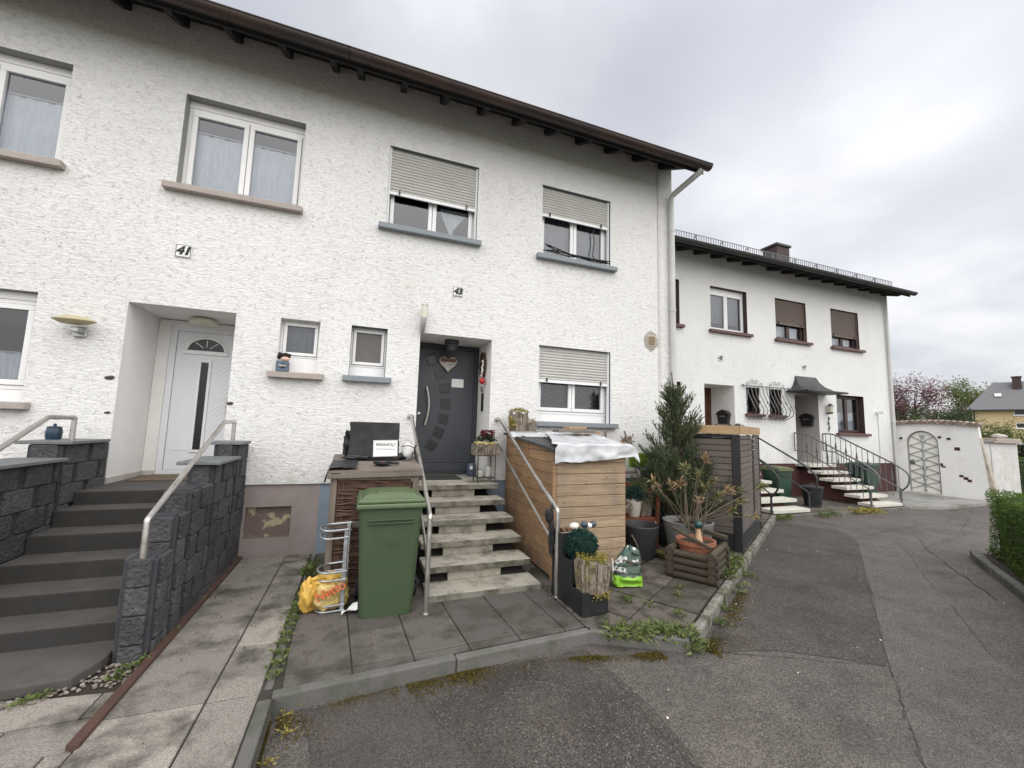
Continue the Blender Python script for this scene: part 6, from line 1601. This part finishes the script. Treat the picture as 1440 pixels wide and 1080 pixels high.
MB(Th).tube([(.25, -.75, 6.4), (.25, -.1, 5.9), (.25, -.1, 0)], .08, 8).build('downpipe', COPPER, t)
for x, z in ((4.3, 5.75), (4.4, 3.75), (8.2, 5.75), (8.3, 3.75)):
    f = MB(Th); ring(f, x, x + 1.2, z, z + .85, -.05, .03, .10); wo = f.build('window', PLAQUE, t); MB(Th).box(x + .10, x + 1.10, -.03, -.02, z + .10, z + .75).build('pane', DARKGLASS, wo); MB(Th).box(x - .1, x + 1.3, -.18, -.002, z - .12, z - .003).build('sill', PLAQUE, wo)
# parked car beyond the low wall
t = thing('parked_car', 'dark blue parked car seen side-on beyond the low white wall', 'car', (32.5, 10.4, -.1))
cd = Vector((4.2, -1.9, 0)).normalized(); cn = Vector((-cd.y, cd.x, 0)); Tc = Matrix(((cd.x, cn.x, 0, 31.6), (cd.y, cn.y, 0, 10.4), (0, 0, 1, -.1), (0, 0, 0, 1)))
CARP = mat('dark_blue_car_paint', (.012, .02, .04), .18, metal=.3, v=.05, spec=.6)
body = [(0, .35), (.05, .75), (.25, .98), (4.2, .95), (4.4, .7), (4.4, .35)]
MB(Tc).prism([(x, 0, z) for x, z in body], (0, 1.75, 0)).build('body', CARP, t, bevel=.08, seg=3)
cab = [(.12, .97), (.5, 1.62), (.9, 1.74), (2.5, 1.74), (2.9, 1.62), (3.6, .97)]
MB(Tc).prism([(x, .12, z) for x, z in cab], (0, 1.5, 0)).build('cabin', DARKGLASS, t, bevel=.06, seg=3)
MB(Tc).prism([(.48, .10, 1.62), (.9, .10, 1.76), (2.5, .10, 1.76), (2.92, .10, 1.62)], (0, 1.54, 0)).build('roof_panel', CARP, t, bevel=.04)
MB(Tc).box(.1, 4.3, -.012, 0, .90, .94).build('trim', SILVER, t)
for x in (.9, 3.5):
    for y in (.05, 1.7):
        w = MB(Tc @ Matrix.Translation((x, y, .33)) @ Matrix.Rotation(PI / 2, 4, 'X')).lathe([(.0, -.1), (.33, -.1), (.33, .1), (.0, .1)], n=24).build('wheel', RUBBER, t, smooth=40)
        MB(Tc @ Matrix.Translation((x, y - .06, .33)) @ Matrix.Rotation(PI / 2, 4, 'X')).lathe([(.0, .05), (.2, .06)], n=16).build('rim', SILVER, w)
for k, (z0_, z1_) in enumerate(((17.8, 22.8), (16.4, 21.3), (15.6, 20.2))):
    tag(MB().tube([(130 + 70 * i / 12, 80.5 - 29 * i / 12, z0_ - 4 + (z1_ - z0_ + 8) * i / 12 - .02 * i * (12 - i)) for i in range(13)], .035, 4).build('power_line', GALV, org=(165, 66, 18)), ('uppermost', 'middle', 'lowest')[k] + ' of three faint power lines in the sky above the yellow house', 'power line', 'power lines')

# ---------------------------------------------------------------- camera
cam = bpy.data.cameras.new('camera'); co = bpy.data.objects.new('camera', cam); C.objects.link(co)
cam.sensor_width = 36; cam.lens = 14.386; cam.clip_end = 2000; cam.clip_start = .05
pit, rol, yaw = 0.106115, 0.028498, 0.353256
fwd = Vector((math.sin(yaw) * math.cos(pit), math.cos(yaw) * math.cos(pit), math.sin(pit))); rg = Vector((math.cos(yaw), -math.sin(yaw), 0)); up = rg.cross(fwd)
r2 = rg * math.cos(rol) + up * math.sin(rol); u2 = -rg * math.sin(rol) + up * math.cos(rol)
co.matrix_world = Matrix(((r2.x, u2.x, -fwd.x, 0), (r2.y, u2.y, -fwd.y, 0), (r2.z, u2.z, -fwd.z, 1.68), (0, 0, 0, 1)))
S.camera = co

# ---------------------------------------------------------------- overcast sky and veiled sun
w = bpy.data.worlds.new('World'); S.world = w; w.use_nodes = True; nt = w.node_tree; nt.nodes.clear()
N = NT.__new__(NT); N.t = nt
out = N.n('ShaderNodeOutputWorld'); bg = N.n('ShaderNodeBackground'); bg.inputs['Strength'].default_value = .1
el, az = math.radians(33), math.radians(67)
sky = N.n('ShaderNodeTexSky'); sky.sky_type = 'NISHITA'; sky.sun_disc = False; sky.sun_elevation = el; sky.sun_rotation = az
tc = N.n('ShaderNodeTexCoord'); d = tc.outputs['Generated']; sp = N.sepxyz(d)
# cloud layer: the view direction projected on a flat cloud deck
den = N.math('ADD', N.math('MAXIMUM', sp[2], 0), .22)
cu = N.n('ShaderNodeCombineXYZ'); N.l(N.math('DIVIDE', sp[0], den), cu.inputs[0]); N.l(N.math('DIVIDE', sp[1], den), cu.inputs[1])
c1 = N.noise(cu.outputs[0], .62, 6, .5, .4); c2 = N.noise(cu.outputs[0], 1.9, 5, .55, .2)
cl = N.math('ADD', N.math('MULTIPLY', c1, .75), N.math('MULTIPLY', c2, .25))
deck = N.mix(N.rng(cl, .38, .60, 0, 1, smooth=True), (5.5, 5.75, 6.4), (8.4, 8.5, 8.75))
# brighter gap in the cloud in front of the sun and a brighter deck overhead and behind the camera, added to light the facades
sd = Vector((math.sin(az) * math.cos(el), math.cos(az) * math.cos(el), math.sin(el)))
dp_ = N.n('ShaderNodeVectorMath', operation='DOT_PRODUCT'); N.l(d, dp_.inputs[0]); dp_.inputs[1].default_value = sd
glow = N.math('ADD', N.rng(dp_.outputs['Value'], .90, 1.0, 0, .16, smooth=True), N.rng(dp_.outputs['Value'], .985, 1.0, 0, .16, smooth=True))
side = N.math('ADD', N.math('MULTIPLY', N.rng(sp[1], .10, -.40, 0, 2.9, smooth=True), N.rng(sp[2], .02, .55, .30, 1, smooth=True)), 1.0); zen = N.rng(sp[2], .68, .98, 0, .9, smooth=True)
k = N.math('ADD', N.math('ADD', side, zen), glow)
deck = N.scale(N.mix(N.rng(sp[1], .0, -.5, 0, .7), deck, (7.0, 6.75, 6.4)), k)
mixc = N.mix(.06, deck, sky.outputs[0])
N.l(mixc, bg.inputs[0]); N.l(bg.outputs[0], out.inputs[0])
sl = bpy.data.lights.new('veiled_sun', 'SUN'); sl.energy = .6; sl.angle = math.radians(25); sl.color = (1, .96, .9)
so = bpy.data.objects.new('veiled_sun', sl); C.objects.link(so); so.rotation_euler = sd.to_track_quat('Z', 'Y').to_euler()
S.view_settings.view_transform = 'Standard'; S.view_settings.look = 'None'; S.view_settings.exposure = .15; S.view_settings.gamma = 1
